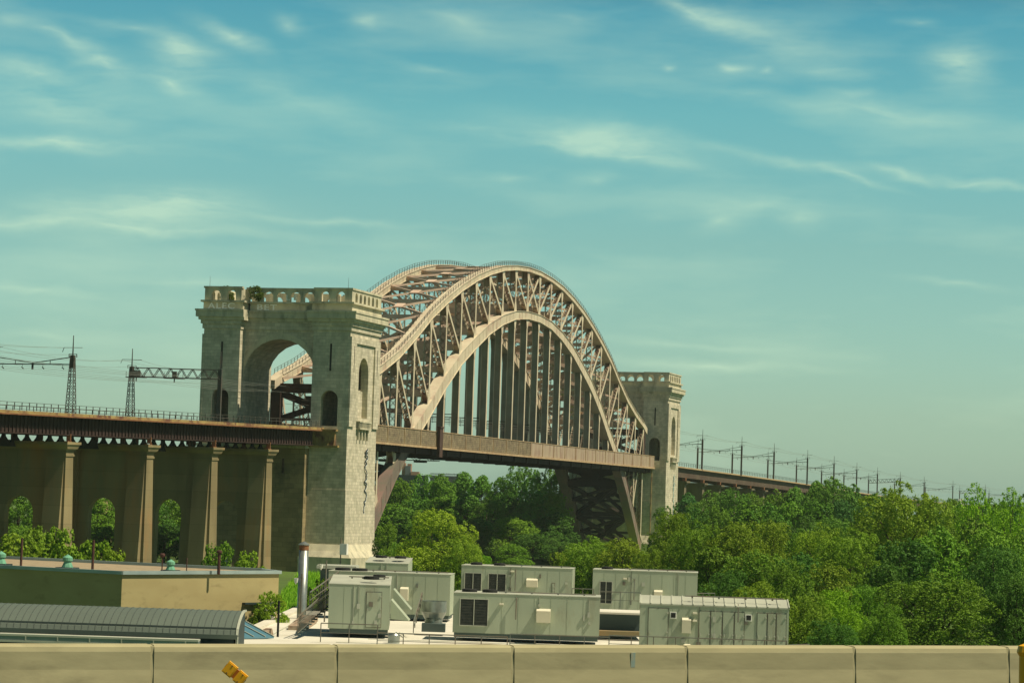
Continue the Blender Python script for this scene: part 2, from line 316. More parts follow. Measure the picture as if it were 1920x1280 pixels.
for y in (-HY, HY):
    tc_ = chord(y, T, TD, True, 2.0).build('top_chord', M_ST, bridge)
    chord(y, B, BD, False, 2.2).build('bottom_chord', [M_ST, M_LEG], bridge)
    # walkway handrail along the top chord
    hr = MB()
    for sd_ in (-1, 1):
        prev = None
        for k in range(23*6+1):
            f = k/6; i = min(int(f), 22); t = f-i
            x = nx(i)+t*PN; z = (sy_(T, i)+sy_(TD, i))*(1-t)+(sy_(T, i+1)+sy_(TD, i+1))*t; yy = y+sd_*.95
            hr.beam((x,yy,z), (x,yy,z+1.15), .09, .09)
            if prev: hr.beam(prev[0], (x,yy,z+1.1), .05, .06); hr.beam(prev[1], (x,yy,z+.6), .04, .05)
            prev = ((x,yy,z+1.1), (x,yy,z+.6))
    hr.build('handrail', M_POLE, tc_)
    for i in range(24):
        x = nx(i); zb, zt = sy_(B, i), sy_(T, i)
        mb = lattice(MB(), (x,y,zb-.3), (x,y,zt+.2), 1.55, .95, solid=(3.2 if 3 < i < 20 else 4.0, 2.0))
        gm = mb; gm.mi = 0
        for yy in (y-.84, y+.78):
            gm.poly([(x-1.2,yy,zt+.1),(x+1.2,yy,zt+.1),(x+1.0,yy,zt-1.6),(x+.45,yy,zt-3.2),(x-.45,yy,zt-3.2),(x-1.0,yy,zt-1.6)], (0,.06,0))
            gm.poly([(x-1.3,yy,zb-.4),(x+1.3,yy,zb-.4),(x+.9,yy,zb+1.6),(x+.4,yy,zb+2.6),(x-.4,yy,zb+2.6),(x-.9,yy,zb+1.6)], (0,.06,0))
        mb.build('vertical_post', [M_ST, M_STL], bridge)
    for i in range(23):
        prs = [(i, i+1)] if i < 11 else ([(11, 12), (12, 11)] if i == 11 else [(i+1, i)])
        for a_, b_ in prs:
            w_ = 1.3 if a_ != 12 or b_ != 11 else 1.05
            mb = lattice(MB(), (nx(b_),y,sy_(B, b_)+.3), (nx(a_),y,sy_(T, a_)-.3), w_, .75, pitch=1.5, solid=(2.0, 2.2))
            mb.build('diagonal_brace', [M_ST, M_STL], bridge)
    for i in range(4, 20):
        x = nx(i); zt = sy_(B, i)-sy_(BD, i)+.2
        mb = MB(); mb.beam((x,y,38.6), (x,y,zt), 1.5, .75, (0,1,0)); mb.mi = 1
        mb.beam((x,y-.80,38.6), (x,y-.80,zt), .10, 1.0, (0,1,0)); mb.beam((x,y+.80,38.6), (x,y+.80,zt), .10, 1.0, (0,1,0))
        for yy in (y-.9, y+.84): mb.poly([(x-1.3,yy,zt),(x+1.3,yy,zt),(x+.5,yy,zt-2.6),(x-.5,yy,zt-2.6)], (0,.06,0))
        mb.build('hanger', [M_HNG, M_ST], bridge)
# transverse bracing
for i in range(1, 23):
    x = nx(i); zt, zb = sy_(T, i), sy_(B, i)
    mb = MB()
    lattice(mb, (x,-HY+.8,zt+.3), (x,HY-.8,zt+.3), .9, 1.0, 1.5, (1.5,1.5), .2, Vector((1,0,0)))
    lo = max(zb+1.0, 49.0)
    if zt-lo > 5:
        lattice(mb, (x,-HY+.8,lo), (x,HY-.8,lo), 1.1, 1.4, 1.6, (1.6,1.6), .2, Vector((1,0,0)))
        half = (zt+lo)/2 if zt-lo > 16 else None
        segs = [(lo, zt)] if half is None else [(lo, half), (half, zt)]
        if half: lattice(mb, (x,-HY+.8,half), (x,HY-.8,half), .6, .7, 1.4, (1,1), .16, Vector((1,0,0)))
        for (a_, b_) in segs:
            lattice(mb, (x,-HY+.8,a_), (x,HY-.8,b_), .5, .55, 1.2, (1,1), .14, Vector((1,0,0)))
            lattice(mb, (x,HY-.8,a_), (x,-HY+.8,b_), .5, .55, 1.2, (1,1), .14, Vector((1,0,0)))
    mb.build('sway_frame', [M_LAT, M_STL], bridge)
for i in range(23):
    z0 = sy_(T, i)+.5*sy_(TD, i); z1 = sy_(T, i+1)+.5*sy_(TD, i+1)
    mb = MB()
    A0, A1 = Vector((nx(i),-HY+1,z0)), Vector((nx(i+1),HY-1,z1)); C0, C1 = Vector((nx(i),HY-1,z0)), Vector((nx(i+1),-HY+1,z1))
    mb.beam(A0, A1, .55, .5); mb.beam(C0+Vector((0,0,.03)), C1+Vector((0,0,.03)), .55, .5)
    c = (A0+A1)/2; d = (Vector((nx(i+1),0,z1))-Vector((nx(i),0,z0))).normalized()
    mb.beam(c-d*1.6+Vector((0,0,.3)), c+d*1.6+Vector((0,0,.3)), 2.2, .08, (0,1,0))
    mb.build('top_lateral', M_LAT, bridge)
    if sy_(B, i) > 38 or i in (0,1,2,20,21,22):
        z0 = sy_(B, i)-.6*sy_(BD, i); z1 = sy_(B, i+1)-.6*sy_(BD, i+1)
        if not (i in (2,20) or 36 < min(z0,z1) < 40):
            mb = MB(); ax = Vector((1,0,0))
            lattice(mb, (nx(i),-HY+1,z0), (nx(i+1),HY-1,z1), .9, .9, 1.5, (1.5,1.5), .2, ax)
            lattice(mb, (nx(i),HY-1,z0), (nx(i+1),-HY+1,z1), .9, .9, 1.5, (1.5,1.5), .2, ax)
            lattice(mb, (nx(i),-HY+1,z0), (nx(i),HY-1,z0), 1.0, 1.0, 1.5, (1.5,1.5), .2, ax)
            mb.build('bottom_lateral', [M_LEGD, M_LEGD] if i in (0,1,21,22) else [M_LAT, M_STL], bridge)
for i in (0, 1, 2, 21, 22, 23):
    x = nx(i); zb = sy_(B, i)-1.5; mb = MB()
    if zb < 33:
        mb.beam((x,-HY+1,zb), (x,HY-1,zb), 1.6, 1.4, (1,0,0)); mb.beam((x,-HY+1,34.6), (x,HY-1,34.6), 1.0, 1.2, (1,0,0))
        n_ = 2 if zb < 18 else 1
        for q in range(n_):
            z0 = zb+(34.6-zb)*q/n_; z1 = zb+(34.6-zb)*(q+1)/n_
            mb.beam((x,-HY+1,z0), (x,HY-1,z1), .7, 1.1, (1,0,0)); mb.beam((x+.05,HY-1,z0), (x+.05,-HY+1,z1), .7, 1.1, (1,0,0))
            mb.cyl((x-.6,0,(z0+z1)/2), (x+.6,0,(z0+z1)/2), 1.9, n=14)
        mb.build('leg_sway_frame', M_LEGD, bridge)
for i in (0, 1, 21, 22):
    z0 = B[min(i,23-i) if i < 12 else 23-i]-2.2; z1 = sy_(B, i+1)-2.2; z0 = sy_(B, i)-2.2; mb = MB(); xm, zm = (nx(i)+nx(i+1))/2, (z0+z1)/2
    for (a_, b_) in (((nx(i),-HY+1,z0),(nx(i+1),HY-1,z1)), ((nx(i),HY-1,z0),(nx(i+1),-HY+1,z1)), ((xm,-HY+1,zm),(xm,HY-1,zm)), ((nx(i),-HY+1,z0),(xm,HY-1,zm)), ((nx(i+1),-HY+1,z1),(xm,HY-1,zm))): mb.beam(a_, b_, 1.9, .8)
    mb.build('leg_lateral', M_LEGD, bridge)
# end portals: heavy plate frames just inside each tower
for s in (-1, 1):
    mb = MB(); x = s*(nx(23)+1.0)
    mb.box(x-.5, x+.5, -HY-1.0, HY+1.0, 46.6, 48.6)
    for k in (-1, 1):
        mb.box(x-.9, x+.9, k*(HY-1.3), k*(HY+1.0), 38.8, 46.6)
        mb.beam((x,k*(HY-1.3),46.4), (x,0,43.6), .5, 1.5, (1,0,0)); mb.beam((x,k*(HY-1.3),41.0), (x,0,43.6), .5, 1.3, (1,0,0))
    mb.box(x-.3, x+.3, -2.4, 2.4, 42.3, 46.0)
    mb.box(x-.5, x+.5, -HY, HY, 40.6, 41.2)
    mb.build('portal_frame', M_PORT, bridge)
# deck
dk = MB(); dk.box(-157, 157, -10.9, 10.9, 38.0, 38.7); dk.box(-157, 157, -3.6, -3.1, 36.3, 38.0); dk.box(-157, 157, 3.1, 3.6, 36.3, 38.0)
deck = dk.build('deck', M_GRD, bridge)
fb = MB()
for i in range(-1, 25):
    x = nx(i)
    if abs(x) < 157: fb.box(x-.4, x+.4, -11.2, 11.2, 34.7, 38.0)
for y in (-10.6, 10.6): fb.box(-157, 157, y-.3, y+.3, 34.9, 36.2)
for i in range(-1, 24):
    x0, x1 = max(nx(i), -156.5), min(nx(i+1), 156.5)
    fb.beam((x0,-10,35.2), (x1,10,35.2), .5, .4); fb.beam((x0,10,35.15), (x1,-10,35.15), .5, .4)
fb.build('floor_beams', M_GRD, bridge)
for s in (-1, 1):
    for i in range(-1, 24):
        x0, x1 = nx(i), nx(i+1)
        x0 = max(x0, -157.2 if s > 0 else -165.5); x1 = min(x1, 157.2 if s > 0 else 166.5)
        if i == -1: x0 = -167 if s < 0 else -157.2
        if i == 23: x1 = 167 if s < 0 else 157.2
        if x1-x0 < .5: continue
        fp = MB(); fp.box(x0+.12, x1-.12, s*11.9, s*12.02, 36.75, 40.25)
        # corrugation
        k = x0+.3
        while k < x1-.3: fp.box(k, k+.10, s*12.02, s*12.08, 36.8, 40.2); k += .62
        po = fp.build('fence_panel', M_FEN if i < 11 else M_FEN2, bridge)
        ft = MB(); ft.box(x0-.14, x0+.14, s*11.8, s*12.2, 36.3, 40.35); ft.box(x0, x1, s*11.75, s*12.3, 36.25, 36.7); ft.box(x0, x1, s*11.8, s*12.15, 40.25, 40.4)
        ft.build('fence_frame', M_FTR, po)
tp = MB()
pp = -96.0
tp.box(pp-1.3, pp+1.3, -13.0, -12.35, 34.4, 41.2); tp.box(pp-1.6, pp+1.6, -13.2, -12.3, 41.2, 41.5)
tp.build('equipment_post', M_PORT, bridge)
tr = MB()
for z in (33.4, 34.4):
    for y in (-11.6, 11.0): tr.beam((pp-1,y,z), (pp-1+.01,y+.01,z), .1, .1)
for y0, y1 in ((-12.4, 12.4),):
    for xx in (pp-1.2, pp+1.2):
        tr.beam((xx,y0,33.5), (xx,y1,33.5), .18, .18); tr.beam((xx,y0,34.5), (xx,y1,34.5), .12, .12)
        n_ = 14
        for k in range(n_):
            a_ = y0+(y1-y0)*k/n_; b_ = y0+(y1-y0)*(k+1)/n_
            tr.beam((xx,a_,33.5 if k % 2 else 34.5), (xx,b_,34.5 if k % 2 else 33.5), .09, .09)
    for k in (0.5, 5, 9.5): tr.box(pp-1.5, pp+1.5, -9+k*1.9-1.2, -9+k*1.9+1.2, 33.0, 33.4)
tr.build('inspection_platform', M_POLE, bridge)
# small catenary masts standing on the bridge deck
for i in range(4, 20, 2):
    x = nx(i)+6.4; cm = MB()
    for y in (-7.4, 7.4): cm.beam((x,y,38.7), (x,y,46.2), .22, .22)
    cm.beam((x,-7.4,45.4), (x,7.4,45.4), .2, .2); cm.beam((x,-7.4,44.2), (x,7.4,44.2), .08, .08)
    for y in (-4.5,-1.5,1.5,4.5): cm.beam((x,y,45.4), (x+.4,y,43.2), .08, .08)
    cm.build('wire_frame', M_POLE, bridge)
wr = MB()
for y in (-4.5,-1.5,1.5,4.5):
    for z in (44.0, 45.0): wr.beam((-157,y,z), (157,y,z), .06, .06)
wr.build('contact_wire', M_POLE, bridge)

# ------------------------------------------------------------------ stone towers
def strips(mb, F, h0, h1, z0, z1, d0, d1, ops):
    """wall from h0..h1, z0..z1, thickness d0..d1, F(h, d, z)->xyz; ops=(centre, half, base, spring, arched)"""
    cur = h0
    for (c, hw, zb, zs, arched) in sorted(ops):
        if c-hw > cur+1e-4: mb.fbox(F, cur, c-hw, d0, d1, z0, z1)
        if zb > z0+1e-3: mb.fbox(F, c-hw, c+hw, d0, d1, z0, zb)
        if arched:
            n = 12; pr = None
            for k in range(n+1):
                an = math.pi*(1-k/n); p = (c+hw*math.cos(an), zs+hw*math.sin(an))
                if pr:
                    mb.hexa([F(pr[0],d0,pr[1]), F(p[0],d0,p[1]), F(p[0],d1,p[1]), F(pr[0],d1,pr[1]), F(pr[0],d0,z1), F(p[0],d0,z1), F(p[0],d1,z1), F(pr[0],d1,z1)])
                pr = p
        elif z1 > zs+1e-3: mb.fbox(F, c-hw, c+hw, d0, d1, zs, z1)
        cur = c+hw
    if cur < h1-1e-4: mb.fbox(F, cur, h1, d0, d1, z0, z1)
    return mb
def tower(s, label):
    """s=-1 near tower, s=+1 far tower; local a = distance from the river face (0) to the approach face (20)"""
    X = lambda a: s*(157+a)
    t = thing('stone_tower', label, 'tower', (X(10), 0, 9), 'paired stone towers of the arch bridge')
    Fy = lambda h, d, z: (X(d), h, z)          # wall running along y
    Fx = lambda h, d, z: (X(h), d, z)          # wall running along x
    sh = MB()
    for k in (-1, 1):
        bx = lambda a0, a1, y0, y1, z0, z1, m_=sh: m_.box(X(a0), X(a1), k*y0, k*y1, z0, z1)
        # lower solid leg, gently stepped out
        def leg(e0, e1, z0, z1):
            P = []
            for e, z in ((e0, z0), (e1, z1)):
                P += [(X(-e), k*7.9, z), (X(20+e), k*7.9, z), (X(20+e), k*(16+e), z), (X(-e), k*(16+e), z)]
            sh.hexa(P)
        leg(.35, .15, 14.8, 26.0); leg(.05, 0.0, 26.0, 39.0)
        # hollow upper leg: approach wall, river wall, outer wall, inner wall
        yo = sorted((k*16.0, k*8.0))
        for (d0, d1) in ((18.4, 20), (0, 1.6)):
            strips(sh, Fy, yo[0], yo[1], 39.0, 57.5, d0, d1, [(k*11.9, 1.85, 39.001, 44.4, True)])
            sh.box(X(d0+(.02 if d0 else -.02)), X(d1+(.02 if d0 else -.02)), k*15.9, k*16.02, 39, 57.4)
        for yy in ((k*14.4, k*16.0),):
            a_, b_ = sorted(yy)
            strips(sh, Fx, 1.6, 18.4, 39.0, 57.5, a_, b_, [(10.2, 3.3, 41.0, 50.2, True)])
        a_, b_ = sorted((k*8.0, k*9.3)); sh.box(X(1.6), X(18.4), a_, b_, 39, 57.5)
        sh.box(X(1.6), X(18.4), k*9.3, k*14.4, 56.6, 57.5); sh.box(X(1.6), X(18.4), k*9.3, k*14.4, 46.6, 46.9); sh.box(X(6.9), X(13.5), k*14.41, k*14.8, 41.0, 46.6)  # unseen middle slab, added to block the sun that enters by the niche

        # side pilaster strips framing the tall niche
        for (p0, p1) in ((0.0, 3.6), (16.4, 20.0)): sh.box(X(p0), X(p1), k*16.0, k*16.35, 39.0, 56.2)
        sh.box(X(-.02), X(20.02), k*16.0, k*16.36, 56.2, 57.45)
    for (e, z0, z1) in ((.0, 57.5, 58.6), (.3, 58.6, 59.6), (.6, 59.6, 60.4)):
        for k in (-1, 1): sh.box(X(-e), X(20+e), k*(8-e*.6), k*(16+e), z0, z1)
    # centre: abutment wall below, great arch above
    sh.box(X(1.2), X(17.5), -7.9, 7.9, 9, 39.0)
    strips(sh, Fy, -8.0, 8.0, 39.0, 58.6, 2.4, 17.5, [(0, 7.85, 39.001, 48.9, True)])
    sh.box(X(2.2), X(17.8), -8.0, 8.0, 58.6, 60.4)
    sh.build('shaft', M_STO, t)
    # voussoir ring and keystone
    for (xa, xb) in ((17.5, 17.6), (2.3, 2.4)):
        vr = MB()
        n = 25
        for q in range(n):
            a0, a1 = math.pi*q/n+.0006, math.pi*(q+1)/n-.0006; ro = 9.1
            if q == n//2: ro = 10.0
            P = []
            for xx in (X(xa), X(xb)):
                for (r, an) in ((7.88, a0), (7.88, a1), (ro, a1), (ro, a0)):
                    P.append((xx, max(-7.95, min(7.95, r*math.cos(an))), 48.9+r*math.sin(an)))
            vr.hexa(P)
        vr.build('arch_ring', M_TRM, t)
    co = MB()
    for k in (-1, 1):
        for (e, z0, z1) in ((1.0, 60.4, 61.0), (1.45, 61.0, 62.2), (1.6, 62.2, 62.6), (.25, 62.6, 64.1), (.75, 64.1, 64.5)):
            co.box(X(-e), X(20+e), k*(7.8-min(e,.9)), k*(16+e), z0, z1)
    for (e, z0, z1) in ((.5, 60.4, 61.0), (.9, 61.0, 62.2), (1.1, 62.2, 62.6), (-.2, 62.6, 64.1), (.35, 64.1, 64.5)):
        co.box(X(2.5-e), X(17.5+e), -7.0, 7.0, z0+.003, z1-.003)
    co.build('cornice', M_TRM, t)
    pa = MB()
    zp0, zp1, zc = 64.5, 67.0, 67.4
    for k in (-1, 1):
        yo = sorted((k*8.0, k*16.1))
        for (d0, d1) in ((19.2, 20.1), (-.1, .8)):
            strips(pa, Fy, yo[0], yo[1], zp0, zp1, d0, d1, [(k*10.2, .95, zp0+.001, 65.7, True), (k*13.6, .95, zp0+.001, 65.7, True)])
        ya, yb = sorted((k*15.2, k*16.1))
        strips(pa, Fx, .8, 19.2, zp0, zp1, ya, yb, [(2.9+2.85*q, .78, zp0+.001, 65.75, True) for q in range(6)])
        ya, yb = sorted((k*8.0, k*8.9))
        for (h0, h1) in ((.8, 2.6), (17.4, 19.2)): pa.box(X(h0), X(h1), ya, yb, zp0, zp1)
        for (a0, a1, y0, y1) in ((19.1, 20.3, 7.8, 16.3), (-.3, .9, 7.8, 16.3), (.9, 19.1, 15.1, 16.3)): pa.box(X(a0), X(a1), k*y0, k*y1, zp1, zc)
    for (d0, d1) in ((16.9, 17.7), (2.3, 3.1)):
        strips(pa, Fy, -8.0, 8.0, zp0, zp1, d0, d1, [(-6.0+3.0*q, 1.12, zp0+.001, 65.45, True) for q in range(5)])
        pa.box(X(d0-.15), X(d1+.15), -7.8, 7.8, zp1, zc-.02)
    pa.build('parapet', M_TRM, t)
    for k in (-1, 1):
        pl = MB()
        for (e0, e1, z0, z1) in ((1.2, .5, 13.4, 14.8), (2.3, 1.4, 12.2, 13.4), (2.6, 2.6, 8, 12.2)):
            P = []
            for e, z in ((e0, z0), (e1, z1)): P += [(X(-e), k*7.2, z), (X(20+e), k*7.2, z), (X(20+e), k*(16+e), z), (X(-e), k*(16+e), z)]
            pl.hexa(P)
        pl.build('plinth', M_TRM, t)
    dv = MB()   # slit windows: flat dark plates painted as the shade inside the slits
    for k in (-1, 1):
        for xa in (20.0, -.0):
            e = .03 if xa else -.03
            dv.box(X(xa), X(xa+e), k*11.7, k*12.1, 50.3, 55.9)
        for q in (2.0, 18.0): dv.box(X(q-.12), X(q+.12), k*16.35, k*16.38, 50.2, 55.6)
    dv.build('slit_window', M_DARK, t)
    for k in (-1, 1):
        bal = MB()
        bal.box(X(6.2), X(14.2), k*16.0, k*16.9, 40.0, 40.3); bal.box(X(6.2), X(14.2), k*16.0, k*16.9, 38.6, 38.9)
        for q in range(11): bal.box(X(6.4+q*.74), X(6.7+q*.74), k*16.5, k*16.8, 38.9, 40.0)
        for q in range(4): bal.box(X(6.8+q*2.1), X(7.3+q*2.1), k*16.0, k*16.5, 36.4, 38.6)
        bal.build('balcony', M_TRM, t)
    return t
tw1 = tower(-1, 'near stone tower with great round arch, graffiti and arcaded parapet, left of the arch')
tw2 = tower(1, 'far stone tower at the right end of the arch bridge, partly hidden by the arch')
# bushes growing on the near tower's parapet are built with the plants below
# graffiti
def text_obj(name, s, size, M, mtx, parent, ext=.02):
    cu = bpy.data.curves.new(name, 'FONT'); cu.body = s; cu.size = size; cu.extrude = ext; cu.space_character = 1.15; cu.offset = size*.02
    tmp = bpy.data.objects.new(name, cu); col.objects.link(tmp)
    dg = bpy.context.evaluated_depsgraph_get(); me = bpy.data.meshes.new_from_object(tmp.evaluated_get(dg))
    bpy.data.objects.remove(tmp); me.materials.clear(); me.materials.append(M); me.transform(mtx)
    o = bpy.data.objects.new(name, me); col.objects.link(o); o.parent = parent
    if parent.type == 'EMPTY': o.location = -parent.location
    return o
# reading direction on the approach face (facing -x, seen from -x): left -> right is +y -> -y
def face_m(x, y, z, wide=1.0): return Matrix(((0,0,-1,x),(-wide,0,0,y),(0,1,0,z),(0,0,0,1)))
text_obj('graffiti', 'ALEC', 1.75, M_GRA, face_m(-177.30, 15.2, 62.75, 1.3), tw1)
text_obj('graffiti', 'BET', 1.7, M_GRA, face_m(-174.36, 5.6, 62.8, 1.45), tw1)
text_obj('graffiti', 'L E', 1.5, M_GRA, face_m(-174.75, -.9, 64.9, 1.2), tw1)
def scrawl(s, M1, M2, xc, z0, z1, seed):
    r = random.Random(seed); mb = MB(); y = -16.27
    z = z1; pts = []
    while z > z0:
        st = r.uniform(.5, .95); w = r.uniform(.5, 1.0)
        pts += [(xc+w*r.choice((-1,1)), z), (xc+w*r.uniform(-1,1), z-st*.5)]; z -= st
    for (a, b) in zip(pts[:-1], pts[1:]):
        mb.mi = 0; mb.beam((a[0],y,a[1]), (b[0],y,b[1]), .04, .34, (0,1,0))
        mb.mi = 1; mb.beam((a[0]+.25,y+.03,a[1]-.12), (b[0]+.25,y+.03,b[1]-.12), .04, .3, (0,1,0))
    return mb
scrawl(-1, M_GRK, M_GRA, -164.0, 21.5, 34.8, 3).build('graffiti_scrawl', [M_GRK, M_GRA], tw1)
scrawl(1, M_GRT, M_GRA, 169.5, 12, 34.5, 5).build('graffiti_scrawl', [M_GRT, M_GRA], tw2)
MB().cyl((156.7,-11.4,12), (156.7,-11.4,36), .13, n=8).build('drain_pipe', M_CURB, tw2)
MB().cyl((156.2,-6.9,12), (156.2,-6.9,30), .11, n=8).build('riser_pipe', mat('red_pipe', (.32,.06,.05)), tw2)
tv = thing('warning_light', 'small red warning light on a rod above the far tower parapet', 'lamp', (158, 2.2, 67.4))
MB().cyl((158,2.2,67.4), (158,2.2,68.2), .06).build('rod', M_POLE, tv); MB().cyl((158,2.2,68.2), (158,2.2,69.0), .22, .12).build('lens', mat('red_lens', (.6,.03,.05)), tv)
for (y, x, lab) in ((15.4, -176.2, 'thin lightning rod above the left corner of the near tower parapet'), (-14.9, -176.2, 'thin lightning rod above the right corner of the near tower parapet')):
    tag(MB().cyl((x,y,67.4), (x,y,69.6), .04, .02, 6).build('lightning_rod', M_POLE), lab, 'rod', 'rods on the near tower')
# solid abutment block in front of the near tower's centre, with blind arch and rusty drip ledge
ab = thing('abutment_wall', 'brown masonry abutment wall between the last pier and the near tower', 'wall', (-182, 4, 9))
mb = MB(); strips(mb, lambda h, d, z: (-177-d, h, z), -7.85, 15.8, 9, 34.2, .02, 1.4, [])
strips(mb, lambda h, d, z: (-177-d, h, z), -7.85, 15.8, 9, 34.2, 1.4, 2.3, [(1.6, 2.6, 13.2, 25.6, True), (-3.2, .3, 29, 32, False)])
mb.build('wall', M_MAS, ab)
mb = MB(); mb.box(-179.9, -176.9, -8.1, 16.1, 34.2, 34.75); mb.build('coping', M_TRM, ab)
lg = MB(); lg.box(-178.3, -177.0, -14.0, -7.9, 37.9, 38.3); lg.box(-178.0, -177.0, -14.4, -7.9, 34.6, 35.0)
lg.box(-177.6, -177.02, -13.6, -8.2, 35.0, 37.9)
for k in range(5): lg.beam((-178.1,-8.4-k*1.3,35), (-177.4,-8.4-k*1.3,38), .12, .12)
tag(lg.build('service_platform', M_CURB), 'yellow stained service platform fixed to the front of the near tower below track level', 'platform')

# ------------------------------------------------------------------ approach viaducts
def near_track(a):                        # a metres along the near approach, away from the tower; returns base point of near edge
    return Vector((-181-a*.995, -9.4+a*.0995, 38.55-.0118*a))
TN = Vector((.0995, .995, 0))            # across the track, towards the far side
AN = Vector((-.995, .0995, 0))           # along the track, away from the tower
def FN(a, t, z):                          # frame: a along, t across from the near edge, z relative to track level
    p = near_track(a)+TN*t; return (p.x, p.y, p.z+z)
v1 = thing('railway_viaduct', 'rusty steel plate girder viaduct on tall tan concrete piers leading left from the near tower', 'viaduct', (-230, 0, 9), 'approach viaducts of the arch bridge')
LENV = 190
for t in (0.0, 5.4, 10.8, 16.4):
    seg = [(-1, 19.6), (19.9, 43.9), (44.2, 70.1), (70.4, 99.3), (99.6, 128), (128.3, 158), (158.3, LENV)]
    for (a0, a1) in (seg if t in (0.0, 16.4) else [(-1, LENV)]):
        mb = MB()
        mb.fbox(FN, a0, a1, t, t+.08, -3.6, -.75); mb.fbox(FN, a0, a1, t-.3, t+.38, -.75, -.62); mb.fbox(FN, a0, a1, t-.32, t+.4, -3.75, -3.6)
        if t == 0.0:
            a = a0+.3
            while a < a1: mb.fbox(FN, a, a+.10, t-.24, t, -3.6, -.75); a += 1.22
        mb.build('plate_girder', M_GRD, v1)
mb = MB(); mb.fbox(FN, -4, LENV, -.9, 17.4, -.62, -.3); mb.build('track_deck', M_GRD, v1)
mb = MB(); mb.fbox(FN, -4, LENV, -1.25, -.9, -.62, .0); mb.fbox(FN, -4, LENV, 17.4, 17.7, -.62, .0); mb.build('curb', M_CURB, v1)
mb = MB(); mb.fbox(FN, -4, LENV, -1.4, -.85, -.72, -.5); mb.build('curb_ledge', M_RST, v1)
rl = MB()
for t in (-1.05, 17.55):
    a = -3
    while a < LENV: rl.fbox(FN, a, a+.11, t, t+.11, .1, 1.35); a += 2.4
    for z in (.75, 1.3): rl.fbox(FN, -3, LENV, t+.02, t+.08, z, z+.07)
rl.build('railing', M_POLE, v1)
# serrated lower bracing between girder and pier line
sb = MB(); a = -2.0
while a < LENV:
    P = [FN(a, 9, -5.15), FN(a+3.9, 9, -5.15), FN(a+3.9, 9, -4.8), FN(a+3.55, 9, -3.85), FN(a+2.6, 9, -3.85)]
    # up-pointing tooth with chamfered valleys
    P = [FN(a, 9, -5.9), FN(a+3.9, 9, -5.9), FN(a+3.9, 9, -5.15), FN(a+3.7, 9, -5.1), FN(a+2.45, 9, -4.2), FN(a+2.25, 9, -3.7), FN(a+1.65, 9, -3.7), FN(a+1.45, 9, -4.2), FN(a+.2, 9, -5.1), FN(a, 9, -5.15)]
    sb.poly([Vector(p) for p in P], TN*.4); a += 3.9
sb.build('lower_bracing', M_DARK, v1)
def pier(a, zb=8.0):
    """concrete pier at distance a: two battered end columns, thin centre wall with an arch, corbelled cap"""
    zt = near_track(a).z; Wd = 16.8
    F = lambda al, t, z: tuple(Vector(FN(a+al, t, 0))+Vector((0,0,z-zt)))
    mb = MB()
    for (t0, t1, o) in ((-.4, 3.6, -1), (Wd-3.2, Wd+.8, 1)):
        e = .45
        P = []
        for z, ex, oo in ((zb, 1.75, .35), (31.2-38.5+zt, 1.25, 0)):
            ta, tb = (t0-oo, t1) if o < 0 else (t0, t1+oo)
            P += [F(-ex, ta, z), F(ex, ta, z), F(ex, tb, z), F(-ex, tb, z)]
        mb.hexa(P)
        for k in (-1, 1):    # tapering buttress fins front and back
            P = []
            ti = (t0+.35, t1-.35)
            for z, ex, dt in ((zb, 3.1, -.05), (31.0-38.5+zt, 1.26, .0)):
                q = sorted((k*1.2, k*ex))
                P += [F(q[0], ti[0]+dt, z), F(q[1], ti[0]+dt, z), F(q[1], ti[1], z), F(q[0], ti[1], z)]
            mb.hexa(P)
        zc = 31.2-38.5+zt
        mb.fbox(F, -1.45, 1.45, t0-.15, t1+.1, zc, zc+.35); mb.fbox(F, -1.32, 1.32, t0-.05, t1, zc+.35, zc+1.0); mb.fbox(F, -1.6, 1.6, t0-.2, t1+.2, zc+1.0, zc+1.25)
    strips(mb, lambda h, d, z: F(d, h, z), 3.6, Wd-3.2, zb, 32.47-38.5+zt, -.7, .7, [(8.6, 2.75, zb+.001, 20.4, True)])
    w_ = mb.build('pier', M_CON, v1)
    cp_ = MB(); zc = 32.45-38.5+zt
    P = []
    for z, e in ((zc, .5), (zc+.75, 1.1)): P += [F(-1.2-e, -.7-e*.4, z), F(1.2+e, -.7-e*.4, z), F(1.2+e, Wd+1.1+e*.4, z), F(-1.2-e, Wd+1.1+e*.4, z)]
    cp_.hexa(P); cp_.fbox(F, -2.4, 2.4, -1.25, Wd+1.6, zc+.75, zc+1.2)
    cp_.build('pier_cap', M_CON, w_)
    be = MB()
    for t in (0, 5.4, 10.8, 16.4):
        be.fbox(F, -.7, .7, t-.35, t+.45, zc+1.2, zc+1.35); be.fbox(F, -.13, .13, t-.2, t+.3, zc+1.45, near_track(a).z-3.75); be.fbox(F, -.1, .1, t-.5, t-.3, zc+1.4, zc+2.6)
    be.build('bearing', M_RST, w_)
for a in (19.8, 44.0, 70.2, 99.5, 128.2, 158.1): pier(a)

# far approach
FA = [(178,-9.9,38.5)]
ZNODES = [(965,37.5),(1085,36.3),(1220,34.6),(1370,32.6),(1551,31.0),(1800,30.4),(2200,30.0),(3200,29.5)]
UD = [(1313,965),(1387,1022),(1448,1085),(1511,1150),(1561,1220),(1604,1304),(1643,1370),(1686,1450),(1731,1551),(1785,1670),(1846,1800),(1898,1930),(1945,2070),(1990,2230)]
def zint(D):
    for (d0, z0), (d1, z1) in zip(ZNODES[:-1], ZNODES[1:]):
        if D <= d1: return z0+(z1-z0)*max(0,(D-d0))/(d1-d0)
    return 29.5
far_pts = []
for (u, D) in UD:
    p = at(u, 930+.0328*(u-960), D); p.z = zint(D); far_pts.append(p)
path = [Vector((177.5,-9.2,38.4))]+[p.copy() for p in far_pts]
